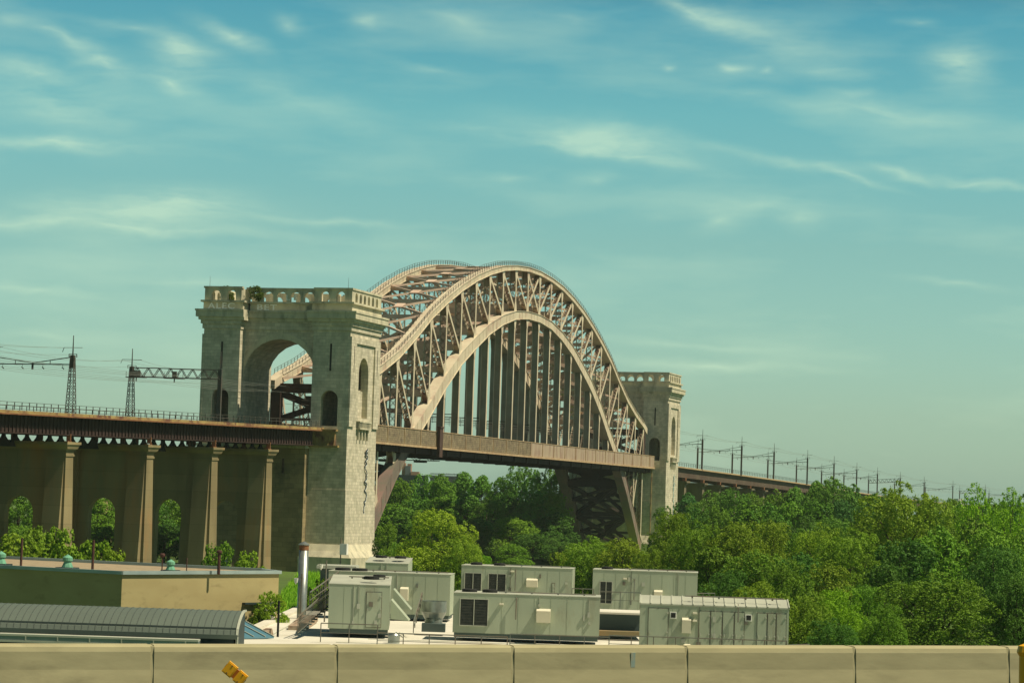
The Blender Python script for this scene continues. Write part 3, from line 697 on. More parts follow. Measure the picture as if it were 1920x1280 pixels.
# smooth the path
for _ in range(3): path = [path[0]]+[(path[i-1]+path[i]*2+path[i+1])/4 for i in range(1, len(path)-1)]+[path[-1]]
v2 = thing('railway_viaduct', 'brown girder viaduct sloping away to the right behind the trees beyond the far tower', 'viaduct', (300, 0, 9), 'approach viaducts of the arch bridge')
gd, dk2, rl2 = MB(), MB(), MB()
def across(i):
    d = (path[min(i+1, len(path)-1)]-path[max(i-1, 0)]); d.z = 0; d.normalize(); return Vector((-d.y, d.x, 0))
for i in range(len(path)-1):
    p, q = path[i], path[i+1]; n0, n1 = across(i), across(i+1)
    def sec(mb, t0, t1, z0, z1):
        U = Vector((0,0,1)); mb.hexa([p+n0*t0+U*z0, q+n1*t0+U*z0, q+n1*t1+U*z0, p+n0*t1+U*z0, p+n0*t0+U*z1, q+n1*t0+U*z1, q+n1*t1+U*z1, p+n0*t1+U*z1])
    sec(gd, 0, .4, -3.6, -.6); sec(gd, 16, 16.4, -3.6, -.6); sec(gd, -.25, .6, -3.75, -3.6)
    sec(dk2, -.8, 17.2, -.6, -.3); sec(dk2, -1.0, -.8, -.6, -.15)
    sec(rl2, -.95, -.89, 1.2, 1.28); sec(rl2, -.95, -.89, .65, .7)
    n_ = int((q-p).length/3)
    for k in range(n_):
        c = p.lerp(q, k/n_)+n0*(-.92); rl2.beam(c, c+Vector((0,0,1.25)), .12, .12)
gd.build('plate_girder', mat('far_girder', (.10,.075,.05), (.075,.05,.035), .2, .9), v2); dk2.build('track_deck', M_FTR, v2); rl2.build('railing', M_POLE, v2)
dist = 0; nxt = 10
for i in range(len(path)-1):
    p, q = path[i], path[i+1]; Ls = (q-p).length
    while nxt < dist+Ls and nxt < 420:
        c = p.lerp(q, (nxt-dist)/Ls); n0 = across(i); d0 = Vector((n0.y, -n0.x, 0))
        F = lambda al, t, z: tuple(c+d0*al+n0*t+Vector((0,0,z)))
        mb = MB(); zl = -c.z+8
        mb.fbox(F, -1.4, 1.4, -.3, 3.4, zl, -6.0); mb.fbox(F, -1.4, 1.4, 13, 16.8, zl, -6.0); mb.fbox(F, -.7, .7, 3.4, 13, -20, -6.0)
        mb.fbox(F, -1.9, 1.9, -.9, 17.2, -6.0, -5.4); mb.fbox(F, -2.5, 2.5, -1.4, 17.6, -5.4, -4.8)
        mb.mi = 1; mb.fbox(F, -.6, .6, -.5, .7, -4.8, -3.7)
        mb.build('pier', [M_CON2, M_RST], v2); nxt += 25.5
    dist += Ls

# ------------------------------------------------------------------ catenary gantries
def lat_pole(mb, p, h, w0, w1, up=Vector((0,0,1)), mast=3.0, solid=0):
    p = Vector(p); hh = h-mast
    ex, ey = Vector((1,0,0)), Vector((0,1,0)); ct = [(1,1),(1,-1),(-1,-1),(-1,1)]
    pt = lambda c, z: p+ex*c[0]*(w0+(w1-w0)*z/hh)/2+ey*c[1]*(w0+(w1-w0)*z/hh)/2+Vector((0,0,z))
    for c in ct: mb.beam(pt(c, 0), pt(c, hh), .10, .10)
    n = max(4, int(hh/1.0))
    for k in range(n):
        z0, z1 = hh*k/n, hh*(k+1)/n
        for a, b in ((0,1),(1,2),(2,3),(3,0)):
            mb.beam(pt(ct[a], z0), pt(ct[b], z1), .06, .06); mb.beam(pt(ct[b], z0), pt(ct[a], z1), .06, .06)
    if solid: mb.box(p.x-w1/2-.03, p.x+w1/2+.03, p.y-w1/2-.03, p.y+w1/2+.03, p.z+hh-solid, p.z+hh)
def gantry(pn, pf, h, hf, label, group, kind='bow', full=True, ox=1.0):
    pn, pf = Vector(pn), Vector(pf)
    g = thing('catenary_gantry', label, 'gantry', tuple(pn), group)
    ac = (pf-pn); ac.z = 0; ac.normalize()
    for (p, hh, nm) in ((pn, h, 1), (pf, hf, 0)):
        mb = MB(); mast = 3.4
        if full and not (kind == 'signal' and nm): lat_pole(mb, p, hh, 1.45, .62, mast=mast, solid=2.2)
        elif kind == 'signal' and nm: mb.beam(p, p+Vector((0,0,hh-mast)), .75, .6); mast = 2.8; mb.beam(p+Vector((0,0,hh-3.4)), p+Vector((0,0,hh)), .1, .1)
        else:
            mb.beam(p, p+Vector((0,0,hh-mast)), .55, .75)
        top = p+Vector((0,0,hh)); mb.cyl(p+Vector((0,0,hh-mast-.3)), top, .13, .07, 6)
        if not (kind == 'signal' and nm):
            w = 1.9; zc = Vector((0,0,hh-2.0-.1)); mb.beam(p+zc-ac*w, p+zc+ac*w, .09, .09); mb.beam(p+zc+ac*w, p+zc+ac*(w+.3)-Vector((0,0,.75)), .08, .08)
            zc = Vector((0,0,hh-3.2)); mb.beam(p+zc-ac*.8, p+zc+ac*.8, .08, .08); mb.beam(p+zc+ac*.8, p+zc+ac*.75-Vector((0,0,.6)), .12, .12); mb.beam(p+zc-ac*.8, p+zc-ac*.85-Vector((0,0,.6)), .12, .12)
        mb.build('pole', M_POLE, g)
    a, b = pn+Vector((0,0,h-3.6)), pf+Vector((0,0,hf-3.6)); mb = MB(); Z = Vector((0,0,1))
    if kind == 'bow':
        a2, b2, c2 = a-Z*1.4, b-Z*1.4, (a+b)/2-Z*1.2
        mb.beam(a2, b2, .2, .18); mb.beam(a-Z*.1, c2, .16, .14); mb.beam(b-Z*.1, c2, .16, .14)
        for f in (.28, .72): q = a2.lerp(b2, f); mb.beam(q, q+Z*.75, .1, .1)
        mb.beam(c2+Z*.1, c2-Z*1.1, .3, .25)
        for f in (.12, .37, .63, .88): q = a2.lerp(b2, f); mb.beam(q, q-Z*.5, .05, .05); mb.beam(q-Z*.5+ac*.15, q-Z*.8-ac*.25, .14, .14)
    else:
        a2, b2 = a-Z*1.75, b-Z*1.75
        for o in (-.35, .35):
            O = Vector((o,0,0)); mb.beam(a+O, b+O, .15, .15); mb.beam(a2+O, b2+O, .2, .2); n = 16
            for k in range(n):
                f0, f1 = k/n, (k+1)/n; p0, p1 = (a2.lerp(b2, f0), a.lerp(b, f1)) if k % 2 == 0 else (a.lerp(b, f0), a2.lerp(b2, f1))
                mb.beam(p0+O, p1+O, .12, .12)
    mb.build('cross_beam', M_POLE, g)
    if kind == 'signal':
        for (f, wd, ht, dz) in ((.93, 1.5, 1.05, .0), (.50, .8, 1.1, .0)):
            q = a2.lerp(b2, f); m2 = MB()
            m2.fbox(lambda i, j, k: tuple(q+ac*i+Vector((-j,0,k))), -wd/2, wd/2, .5, .9, .1, .1+ht)
            m2.fbox(lambda i, j, k: tuple(q+ac*i+Vector((-j,0,k))), -.08, .08, .6, .8, -.9, .1)
            m2.fbox(lambda i, j, k: tuple(q+ac*i+Vector((-j,0,k))), -1.9, 1.9, .3, 1.2, -.22, -.06)
            for e in (-1.8, -.9, .9, 1.8): m2.fbox(lambda i, j, k: tuple(q+ac*i+Vector((-j,0,k))), e-.03, e+.03, 1.1, 1.2, -.1, .95)
            m2.build('signal_head', M_POLE, g)
    return g
GL = 'catenary gantries over the near approach tracks'
gantry((-276.3,1.9,37.4), (-272.8,18.3,37.4), 13.5, 13.5, 'lattice catenary gantry over the tracks at the far left, its beam running out of frame', GL, 'bow')
gantry((-220.4,-4.2,38.0), (-223.6,12.6,38.0), 13.6, 13.6, 'signal gantry with truss beam and signal boxes beside the near tower', GL, 'signal')
GR = 'catenary gantries receding over the far approach viaduct'
ordn = ['nearest to the far tower', 'second from the far tower', 'third from the far tower', 'fourth from the far tower', 'fifth from the far tower', 'sixth from the far tower', 'seventh from the far tower',
        'eighth, with a truss beam, above the big rounded tree', 'ninth, just right of the big rounded tree', 'tenth, in the open gap of trees on the right', 'eleventh, with a truss beam, above the airy treetop', 'twelfth, near the right edge of the view', 'thirteenth, at the right edge of the view']
gp = []
for k in range(13):
    p = far_pts[k].copy(); n0 = across(k+1); p = p+n0*(-.2); p.z -= .5
    q = p+n0*16.6+Vector((0,0,0)); gp.append((p, q))
    gantry(p, q, 14.4, 13.2, 'thin gantry on the right viaduct, '+ordn[k], GR, 'truss' if k in (7, 10) else 'bow', full=False)
# overhead wires
def wire_run(name, label, pts, r=.02, group=None):
    mb = MB()
    for (a, b, sag) in pts:
        a, b = Vector(a), Vector(b); pr = a
        for k in range(1, 9):
            f = k/8; c = a.lerp(b, f); c.z -= sag*4*f*(1-f); mb.beam(pr, c, r*2, r*2); pr = c
    return tag(mb.build(name, M_WIRE), label, 'wire', group)
l = []
for (t, z) in ((-1.9,11.4),(1.9,11.4),(0,10.2)):
    A0 = Vector((-276.3,1.9,37.4))+TN*t+Vector((0,0,z)); l.append((A0+AN*70+Vector((0,0,0)), A0, 1.2))
    l.append((A0+TN*16.4, Vector((-223.6,12.6,38.0))+TN*t+Vector((0,0,z)), 1.0)); l.append((Vector((-223.6,12.6,38.0))+TN*t+Vector((0,0,z)), Vector((-178,14,50)), .8))
for t in (2.2, 6.2, 10.2, 14.2):
    for z in (7.4, 8.6):
        A0 = Vector((-276.3,1.9,37.4))+TN*t+Vector((0,0,z)); C0 = Vector((-220.4,-4.2,38.0))+TN*t+Vector((0,0,z))
        l += [(A0+AN*70, A0, .3), (A0, C0, .3), (C0, Vector((-165, -5+t*.8, 38.5+z)), .2)]
wire_run('overhead_wires', 'thin overhead power wires strung along the left approach to the near tower', l, group='overhead wires')
l = []
for k in range(12):
    for t in (-1.9, 1.9, 3, 8, 13):
        z = 12.2 if abs(t) < 2 else 8.2
        l.append((gp[k][0]+across(k+1)*t+Vector((0,0,z)), gp[k+1][0]+across(k+2)*t+Vector((0,0,z)), .5))
for t in (-1.9, 1.9, 3, 8, 13): l.append((Vector((178, -9+t, 38.4+(12.2 if abs(t) < 2 else 8.2))), gp[0][0]+across(1)*t+Vector((0,0,12.2 if abs(t) < 2 else 8.2)), .5))
wire_run('overhead_wires', 'thin overhead power wires strung over the right viaduct beyond the far tower', l, .03, group='overhead wires')

# ------------------------------------------------------------------ service building roofs in the middle distance
FH = Vector((cy, sy, 0))
def frame(u0, u1, D0, D1, z=0):
    """local frame standing on the plan line from column u0 at distance D0 to column u1 at D1: x along it, y away from the camera"""
    a, b = atz(u0, z, D0), atz(u1, z, D1); ax = (b-a); w = ax.length; ax.normalize(); ay = Vector((-ax.y, ax.x, 0))
    if ay.dot(FH) < 0: ay = -ay
    def F(x, y, zz): p = a+ax*x+ay*y; return (p.x, p.y, zz)
    return F, w
RZ = 14.3
svc = thing('service_building', 'low building with a flat white membrane roof carrying the grey rooftop units', 'building', tuple(atz(900, 9, 240)))
roof = [(458, 211), (600, 283), (1010, 300), (1330, 300), (1500, 212), (1510, 190), (430, 190)]
rp = [atz(u, RZ-.6, D) for u, D in roof]
mb = MB(); mb.poly([p-Vector((0,0,5)) for p in rp], (0,0,5.35)); mb.build('wall', M_TEAL, svc)
mb = MB(); mb.poly([p+Vector((0,0,.352)) for p in rp], (0,0,.25)); mb.build('roof', M_MEM, svc)
# raised edge of the roof along its left side
mb = MB(); a, b = atz(458, RZ, 211), atz(600, RZ, 283); mb.beam(a, b, .9, .45); mb.build('parapet', M_MEM, svc)
mb = MB()
for (u0, D0, u1, D1) in ((520,215,575,245),(640,208,1200,208),(700,214,1190,214)): mb.beam(atz(u0, RZ+.01, D0), atz(u1, RZ+.01, D1), .08, .06)
mb.build('membrane_seam', M_UTOP, svc)
M_DEB = mat('debris', (.40,.33,.24), (.26,.17,.11), 2)
for (u0, D0, u1, D1, wd) in ((566,224,590,238,1.4),(500,213,516,213.6,.7)): MB().beam(atz(u0,RZ+.1,D0), atz(u1,RZ+.4,D1), wd, .5).build('debris_pile', M_DEB, svc)

def roof_unit(label, u0, u1, D, zt, zb=None, depth=4.0, rot=0.0, ribs=1.4, slope=0.0, doors=(), grilles=(), hoods=(), fans=(), lamps=(), windows=(), top=.05, name='rooftop_unit', M=None, base=True, seams=False, pipes=()):
    zb = RZ+.35 if zb is None else zb
    w_ = (u1-u0)*D/FPX; D1 = D+math.tan(math.radians(rot))*w_
    F, w = frame(u0, u1, D, D1); M = M or M_UNIT
    t = thing(name, label, 'rooftop unit' if name == 'rooftop_unit' else 'cabin', tuple(F(w/2, depth/2, zb)), 'grey rooftop units')
    mb = MB()
    mb.hexa([F(0,0,zb),F(w,0,zb),F(w,depth,zb),F(0,depth,zb),F(0,0,zt-slope),F(w,0,zt-slope),F(w,depth,zt),F(0,depth,zt)])
    if ribs:
        n = max(2, int(round(w/ribs)))
        for k in range(1, n): mb.fbox(F, w*k/n-.014, w*k/n+.014, -.016, 0, zb, zt-slope-.12)
    mb.build('casing', M, t)
    mb = MB(); e = .035
    mb.hexa([F(-e,-e,zt-slope),F(w+e,-e,zt-slope),F(w+e,depth+e,zt),F(-e,depth+e,zt),F(-e,-e,zt-slope+top),F(w+e,-e,zt-slope+top),F(w+e,depth+e,zt+top),F(-e,depth+e,zt+top)])
    if seams:
        n = int(w/.75)
        for k in range(n+1):
            xx = w*k/n; mb.beam(F(xx,-.12,zt-slope+top), F(xx,depth,zt+top), .09, .10)
    mb.build('roof_panel', M_UTOP, t)
    if base: mb = MB(); mb.fbox(F, .1, w-.1, .25, depth-.2, zb-.36, zb-.003); mb.build('base_frame', M_TEAL, t)
    for (x0, x1, z0, z1) in grilles:
        mb = MB(); mb.fbox(F, w*x0, w*x1, -.04, .0, z0, z1); n = int((z1-z0)/.22)
        for k in range(n): mb.fbox(F, w*x0+.05, w*x1-.05, -.09, -.04, z0+.05+k*.22, z0+.13+k*.22)
        g_ = mb.build('intake_grille', M_GRIL, t)
        mb = MB(); xm = w*(x0+x1)/2; fr = .07
        mb.fbox(F, w*x0-fr, w*x0, -.12, 0, z0-fr, z1+fr); mb.fbox(F, w*x1, w*x1+fr, -.12, 0, z0-fr, z1+fr); mb.fbox(F, w*x0, w*x1, -.12, 0, z0-fr, z0); mb.fbox(F, w*x0, w*x1, -.12, 0, z1, z1+fr); mb.fbox(F, xm-.03, xm+.03, -.13, -.09, z0, z1)
        mb.build('grille_frame', M_UTOP, g_)
    for (x0, x1, z0, z1, dp) in hoods:
        mb = MB(); mb.hexa([F(w*x0,-dp*.7,z0),F(w*x1,-dp*.7,z0),F(w*x1,0,z0),F(w*x0,0,z0),F(w*x0,-dp,z1-.15),F(w*x1,-dp,z1-.15),F(w*x1,0,z1),F(w*x0,0,z1)])
        mb.build('exhaust_hood', M_HOOD, t)
    for (x0, x1, z0, z1) in doors:
        mb = MB(); mb.fbox(F, w*x0-.05, w*x1+.05, -.03, 0, z0-.05, z1+.06); mb.build('door_frame', M_RAIL, t)
        mb = MB(); mb.fbox(F, w*x0, w*x1, -.055, -.03, z0, z1); d_ = mb.build('access_door', M, t)
        mb = MB()
        for zz in (z0+.25, (z0+z1)/2, z1-.35): mb.fbox(F, w*x1-.1, w*x1+.02, -.12, -.055, zz, zz+.1)
        mb.fbox(F, w*x0+.07, w*x0+.15, -.14, -.055, (z0+z1)/2-.08, (z0+z1)/2+.12)
        mb.build('door_latch', M_UTOP, d_)
    for (x0, z0, z1) in windows:
        mb = MB(); mb.fbox(F, w*x0-.24, w*x0+.24, -.10, 0, z0-.05, z1+.05); q = mb.build('window_frame', M_WHT, t)
        mb = MB(); mb.fbox(F, w*x0-.17, w*x0+.17, -.115, -.10, z0+.02, z1-.02); mb.build('window_pane', M_DARK, q)
    for (x0, zz) in lamps:
        mb = MB(); mb.fbox(F, w*x0-.16, w*x0+.16, -.42, 0, zz, zz+.12); mb.build('wall_lamp', M_HOOD, t)
    for (x0, z0, z1) in pipes:
        mb = MB(); mb.cyl(F(w*x0,-.25,z0), F(w*x0,-.25,z1), .05, n=6); mb.cyl(F(w*x0,-.25,z1), F(w*x0,.6,z1+.25), .05, n=6); mb.build('conduit', M_RAIL, t)
    rr = random.Random(int(u0))
    for q in range(5):
        jb = MB(); xx = w*rr.uniform(.28, .95); zz = rr.uniform(zb+.4, zt-slope-.7); a_, b_ = rr.uniform(.06,.16), rr.uniform(.08,.22); jb.fbox(F, xx-a_, xx+a_, -.12, -.001, zz-b_, zz+b_)
        if q < 2: jb.fbox(F, xx-.02, xx+.02, -.06, -.001, zz+b_, zt-slope-.05)
        jb.build('junction_box', M_UTOP if rr.random() < .7 else M_RAIL, t)
    rp_ = MB(); y1_ = depth*.35; rp_.cyl(F(w*.3,y1_,zt+top+.1), F(w*.97,y1_,zt+top+.1), .05, n=6)
    for q in range(4): xx = w*(.35+.18*q); rp_.fbox(F, xx-.06, xx+.06, y1_-.12, y1_+.12, zt+top-.05, zt+top+.12)
    rp_.build('roof_pipe', M_RAIL, t)
    for (x0, yy, r) in fans:
        mb = MB(); c = F(w*x0, yy, zt+top-.02); mb.lathe(c, [(r,0),(r,.22),(r*.8,.26),(r*.15,.2),(.01,.2)], 20); mb.build('fan', M_DARK, t)
    return t
roof_unit('grey green rooftop unit with an access door and black fan, left of the funnel', 624, 738, 215, 18.75, 15.0, 12, 2, 1.3, .35, doors=((.62,.86,15.2,17.85),), fans=((.68,2.2,.62),(.8,7,.5)))
roof_unit('long grey rooftop unit behind the unit with the door, plain panelled to its right end', 622, 850, 247, 18.5, 14.9, 5, -3, 1.1, 0, hoods=((.595,.66,16.1,17.3,.7),), fans=((.1,1.5,.7),(.24,1.5,.7)))
roof_unit('small low rooftop unit with two fans rising behind the long unit near the tower base', 690, 770, 290, 18.75, 15.6, 5, -3, 2.0, .5, fans=((.33,1.6,.6),(.78,1.6,.6)))
roof_unit('grey rooftop unit with two dark double grilles and white square hood, in the back row', 870, 1078, 262, 19.0, 15.4, 5, -4, 1.15, 0, grilles=((.035,.18,16.6,18.3),(.25,.40,16.6,18.3)), hoods=((.59,.69,17.2,18.0,.7),), lamps=((.46,18.55),), fans=((.12,2,.55),(.33,2,.55)), pipes=((.49,16.8,18.7),), doors=((.82,.84,16.2,17.6),))
roof_unit('grey rooftop unit with one narrow dark grille, behind and right in the back row', 1116, 1312, 262, 19.0, 15.2, 5, -4, 1.1, 0, grilles=((.075,.185,15.9,17.9),), hoods=((.59,.67,16.3,17.3,.7),), lamps=((.31,18.2),), fans=((.13,2,.55),), pipes=((.40,16.3,18.2),))
roof_unit('large grey rooftop unit with one big dark double grille and cream hood, front row centre', 857, 1131, 216, 18.0, 14.95, 5, -2, 1.25, 0, grilles=((.05,.235,15.55,17.55),), hoods=((.57,.665,15.95,17.0,.8),), lamps=((.33,17.2),), fans=((.10,2,.6),(.24,2,.6)), pipes=((.43,16.1,17.7),))
roof_unit('white topped rooftop unit of many narrow doors and two tiny windows, front row right', 1206, 1485, 203, 18.55, 14.2, 3.0, -3, 1.25, .5, top=.1, base=False, seams=True, hoods=((.285,.345,16.1,17.2,.6),(.30,.345,14.9,15.3,.5)), lamps=((.37,17.5),(.37,16.95)), windows=((.225,17.15,17.55),(.73,17.15,17.55)),
          doors=((.06,.19,14.3,17.8),(.40,.47,14.3,17.7),(.48,.55,14.3,17.7),(.56,.63,14.3,17.7),(.64,.70,14.3,17.7),(.79,.85,14.3,17.7),(.86,.91,14.3,17.7),(.92,.98,14.3,17.7)), pipes=((.66,17.0,18.0),))
# triangular rain hoods on the right side of the door unit
F, w = frame(738, 742, 215, 215)
for (y0, zt, k) in ((1.2, 17.3, 0), (5.0, 18.0, 1)):
    mb = MB(); P = [Vector(F(.05, y0, zt)), Vector(F(.05, y0, zt-1.5)), Vector(F(1.5, y0, zt-1.6))]
    mb.poly(P, Vector(F(0,3.0,0))-Vector(F(0,0,0))); tag(mb.build('rain_hood', M_UNIT), ('lower' if k == 0 else 'upper rear')+' sloping rain hood on the right side of the unit with the door', 'hood', 'rain hoods beside the door unit')
# link corridor between the two front units
t = thing('link_housing', 'dark green grey housing with pale flat roof between the two front row units', 'housing', tuple(atz(1165, RZ, 230)))
F, w = frame(1126, 1212, 226, 226)
MB().fbox(F, 0, w, 0, 6, RZ+.36, 16.35).build('wall', M_TEAL, t); MB().fbox(F, -.1, w+.1, -.3, 6, 16.35, 16.5).build('roof', M_MEM, t)
MB().fbox(F, -.1, w+.6, -1.8, -.3, RZ+.36, RZ+.75).build('step', M_CON, t)
t = thing('equipment_cabin', 'dark teal cabin under a pale flat canopy, left of the long unit', 'cabin', tuple(atz(635, RZ, 262)))
F, w = frame(606, 668, 262, 262)
MB().fbox(F, 0, w, 0, 4, RZ+.3, 18.3).build('wall', M_TEAL, t); MB().fbox(F, -.3, w+.3, -.9, 4.2, 18.3, 18.6).build('canopy', M_UTOP, t)
# lamps / cameras on poles
def cam_head(mb, c): mb.mi = 1; mb.cyl(c, (c[0], c[1], c[2]-.35), .2, .13, 10); mb.cyl((c[0],c[1],c[2]-.34), (c[0],c[1],c[2]-.5), .13, .03, 10); mb.mi = 0
for (u, D, ub, zt, lab) in ((572, 222, 572, 18.9, 'slim grey pole with a white camera on an arm beside the stair railing'), (617, 240, 617, 19.6, 'slim grey pole with a white camera in front of the dark teal cabin')):
    p = atz(u, RZ, D); q = p.copy(); q.z = zt; mb = MB(); mb.cyl(p, q, .07, .06, 8)
    c = q-RT0*.45-Vector((0,0,.35)); mb.beam(q-Vector((0,0,.3)), c, .07, .07); cam_head(mb, (c.x,c.y,c.z))
    tag(mb.build('camera_pole', [M_RAIL, M_WHT]), lab, 'camera', 'camera poles on the roof')
p = atz(643, RZ, 268); mb = MB(); mb.cyl(p, p+Vector((0,0,6.8)), .07, .06, 8); mb.mi = 1; c = p+RT0*.3+Vector((0,0,5.2)); mb.box(c.x-.25, c.x+.25, c.y-.35, c.y+.35, c.z, c.z+1.05)
tag(mb.build('antenna_pole', [M_RAIL, M_WHT]), 'pole carrying a white rectangular antenna panel in front of the near tower plinth', 'antenna')
# galvanised flue
t = thing('flue_stack', 'tall shiny galvanised flue with rusty band and conical cap, behind the stair railing', 'flue', tuple(atz(574, 9, 245)))
p = atz(574, 9, 245); MB().cyl(p, (p.x,p.y,20.3), .42, .42, 20).build('duct', M_GALV, t, True)
MB().cyl((p.x,p.y,20.3), (p.x,p.y,20.75), .43, .43, 20).build('band', M_RST, t); mb = MB(); mb.lathe((p.x,p.y,20.75), [(.5,0),(.5,.07),(.1,.3),(.01,.32)], 20); mb.build('cap', M_GALV, t)
# funnel ventilator
t = thing('funnel_ventilator', 'wide shiny metal funnel ventilator standing on a dark box', 'ventilator', tuple(atz(820, RZ, 224)))
p = atz(821, 0, 224); mb = MB(); mb.lathe((p.x,p.y,15.3), [(.72,-.1),(.72,.28),(.80,.38),(1.02,.85),(1.02,1.72),(.98,1.72),(.95,.9),(.6,.4),(.01,.4)], 28); mb.build('funnel', M_GALV, t, True)
F, w = frame(799, 843, 222.5, 222.5); MB().fbox(F, 0, w, 0, 1.8, RZ+.3, 15.25).build('base_box', M_TEAL, t)
# silver drum by the front railing
p = atz(748, 0, 209.5); mb = MB(); mb.lathe((p.x,p.y,RZ-.6), [(.42,0),(.44,.3),(.46,1.2),(.36,1.35),(.01,1.38)], 18)
tag(mb.build('metal_drum', M_GALV, None, True), 'dented silver drum by the front railing below the door unit', 'drum')
# stair railing climbing to the roof units
def slope_rail(a, b, h, n, name, label, M=M_RAIL, mids=(.5,), grp=None):
    mb = MB(); U = Vector((0,0,1)); mb.beam(a+U*h, b+U*h, .075, .075)
    for m_ in mids: mb.beam(a+U*h*m_, b+U*h*m_, .045, .045)
    for k in range(n+1):
        c = a.lerp(b, k/n); mb.beam(c, c+U*h, .045 if n > 12 else .06, .045 if n > 12 else .06)
    return tag(mb.build(name, M), label, 'railing', grp)
a, b = atz(568, 14.7, 211), atz(628, 16.6, 222); slope_rail(a, b, 1.3, 30, 'stair_railing', 'front barred stair railing climbing right towards the door unit', mids=(.04,.6), grp='stair railings')
a, b = atz(588, 16.0, 226), atz(640, 17.4, 238); slope_rail(a, b, 1.3, 14, 'stair_railing', 'rear barred stair railing behind the first one', mids=(.04,.5), grp='stair railings')
mb = MB(); a, b = atz(568, 14.62, 211.5), atz(628, 16.5, 222.5)
for k in range(12):
    c = a.lerp(b, k/12); mb.beam(c-RT0*.2, c+RT0*.2+FH*.01, 1.1, .08, FH)
tag(mb.build('steel_stair', M_TEAL), 'dark steel steps between the stair railing and the door unit', 'stair')
a, b = atz(784, 14.7, 218), atz(798, 16.7, 226); slope_rail(a, b, .9, 6, 'stair_railing', 'short ladder railing just left of the funnel ventilator', mids=(.5,), grp='stair railings')
# front guard railing, in its separate runs
def guard(u0, D0, u1, D1, z, h, n, label):
    return slope_rail(atz(u0, z, D0), atz(u1, z, D1), h, n, 'guard_railing', label, grp='guard railings along the roof front')
guard(611, 207, 717, 207, RZ+.05, 1.4, 2, 'grey guard railing in front of the unit with the door')
guard(717, 205.5, 960, 205.5, RZ-.2, 1.15, 5, 'grey guard railing in front of the silver drum and funnel')
guard(965, 204, 1150, 204, RZ-.1, 1.35, 4, 'grey guard railing in front of the big grille unit')
guard(1150, 201, 1482, 201, RZ+.33, 1.2, 8, 'grey guard railing in front of the many door unit')
guard(1484, 204, 1524, 206, 13.9, 1.5, 4, 'short weathered guard railing at the right end of the roof')
guard(1078, 258, 1118, 258, 16.0, 1.3, 2, 'rusty guard railing in the gap between the two back row units')
guard(1131, 232, 1206, 232, 16.6, 1.35, 2, 'rusty guard railing on the link housing roof')
guard(1312, 262, 1345, 264, 15.9, 1.2, 3, 'low guard railing at the right end of the back row')
# black post, ivy corner etc.
p = atz(531, RZ, 213); tag(MB().beam(p-Vector((0,0,.2)), p+Vector((0,0,2.75)), .14, .14).build('black_post', M_DARK), 'black square post on the left corner of the white roof', 'post')
# condenser slab behind grille unit
t = thing('skylight_box', 'pale blue green flat skylight box at the foot of the back row unit', 'skylight', tuple(atz(990, RZ, 250)))
F, w = frame(957, 1022, 246, 246); MB().fbox(F, 0, w, 0, 2, 15.0, 16.95).build('kerb', M_TEAL, t); MB().fbox(F, -.1, w+.1, -.1, 2.1, 16.95, 17.1).build('glazing', M_BLUE, t)

# ------------------------------------------------------------------ tan building and barrel roof on the left
tb = thing('tan_building', 'flat roofed tan stucco building with metal coping in front of the viaduct piers', 'building', tuple(atz(300, 9, 235)))
TZ = 18.55
corner, rgt, bk_r, bk_l, lft = atz(236, 0, 224), atz(529, 0, 239.5), atz(497, 0, 243.5), atz(-60, 0, 258), atz(-60, 0, 231.5)
poly = [corner, rgt, bk_r, bk_l, lft]
mb = MB(); mb.poly([Vector((p.x,p.y,9)) for p in poly], (0,0,TZ-9-.25)); mb.build('wall', M_WALL, tb)
mb = MB(); mb.poly([Vector((p.x,p.y,TZ-.248)) for p in poly], (0,0,.08)); mb.build('roof', M_GRAV, tb)
cm_ = MB()
for i in range(len(poly)):
    p, q = poly[i].copy(), poly[(i+1) % len(poly)].copy(); p.z = q.z = TZ-.09; d = (q-p).normalized(); cm_.beam(p-d*.12, q+d*.12, .42, .28 if i != 2 else .34)
cm_.build('coping', M_COP, tb)
F, w = frame(236, 529, 224, 239.5)
wf = MB(); x0, x1 = w*.885, w*.975; wf.fbox(F, x0, x1, -.03, .02, 14.0, 15.65); wq = wf.build('window', M_DARK, tb)
mb = MB()
for k in range(4): xx = x0+(x1-x0)*k/3; mb.fbox(F, xx-.04, xx+.04, -.08, -.03, 14.0, 15.65)
for zz in (14.6, 15.2): mb.fbox(F, x0, x1, -.08, -.03, zz, zz+.07)
mb.build('window_bars', M_WHT, wq); MB().fbox(F, w*.76, w*.99, -.35, 0, 15.75, 15.9).build('lintel', M_NAVY, tb)
VT = 'copper roof vents on the tan building'
for (u, D, sc, lab) in ((8, 235, 1.0, 'green copper roof vent at the far left of the tan building'), (133, 231, 1.0, 'green copper roof vent between the two tall rust pipes'), (326, 233, .85, 'weathered copper roof vent beside the mushroom capped pipe')):
    p = atz(u, TZ-.15, D); t = thing('roof_vent', lab, 'roof vent', tuple(p), VT); mb = MB()
    mb.cyl(p+Vector((0,0,.15)), p+Vector((0,0,.6*sc)), .52*sc, .32*sc, 8); mb.build('skirt', M_CU, t)
    mb = MB(); mb.lathe(tuple(p), [(.30*sc,.6*sc),(.42*sc,.68*sc),(.42*sc,.95*sc),(.34*sc,1.02*sc),(.12*sc,1.15*sc),(.01,1.22*sc)], 14); mb.build('cowl', M_CU, t)
    mb = MB(); mb.box(p.x-.75*sc, p.x+.75*sc, p.y-.75*sc, p.y+.75*sc, p.z, p.z+.15); mb.build('curb', M_NAVY, t)
PG = 'rusty vent pipes on the tan building'
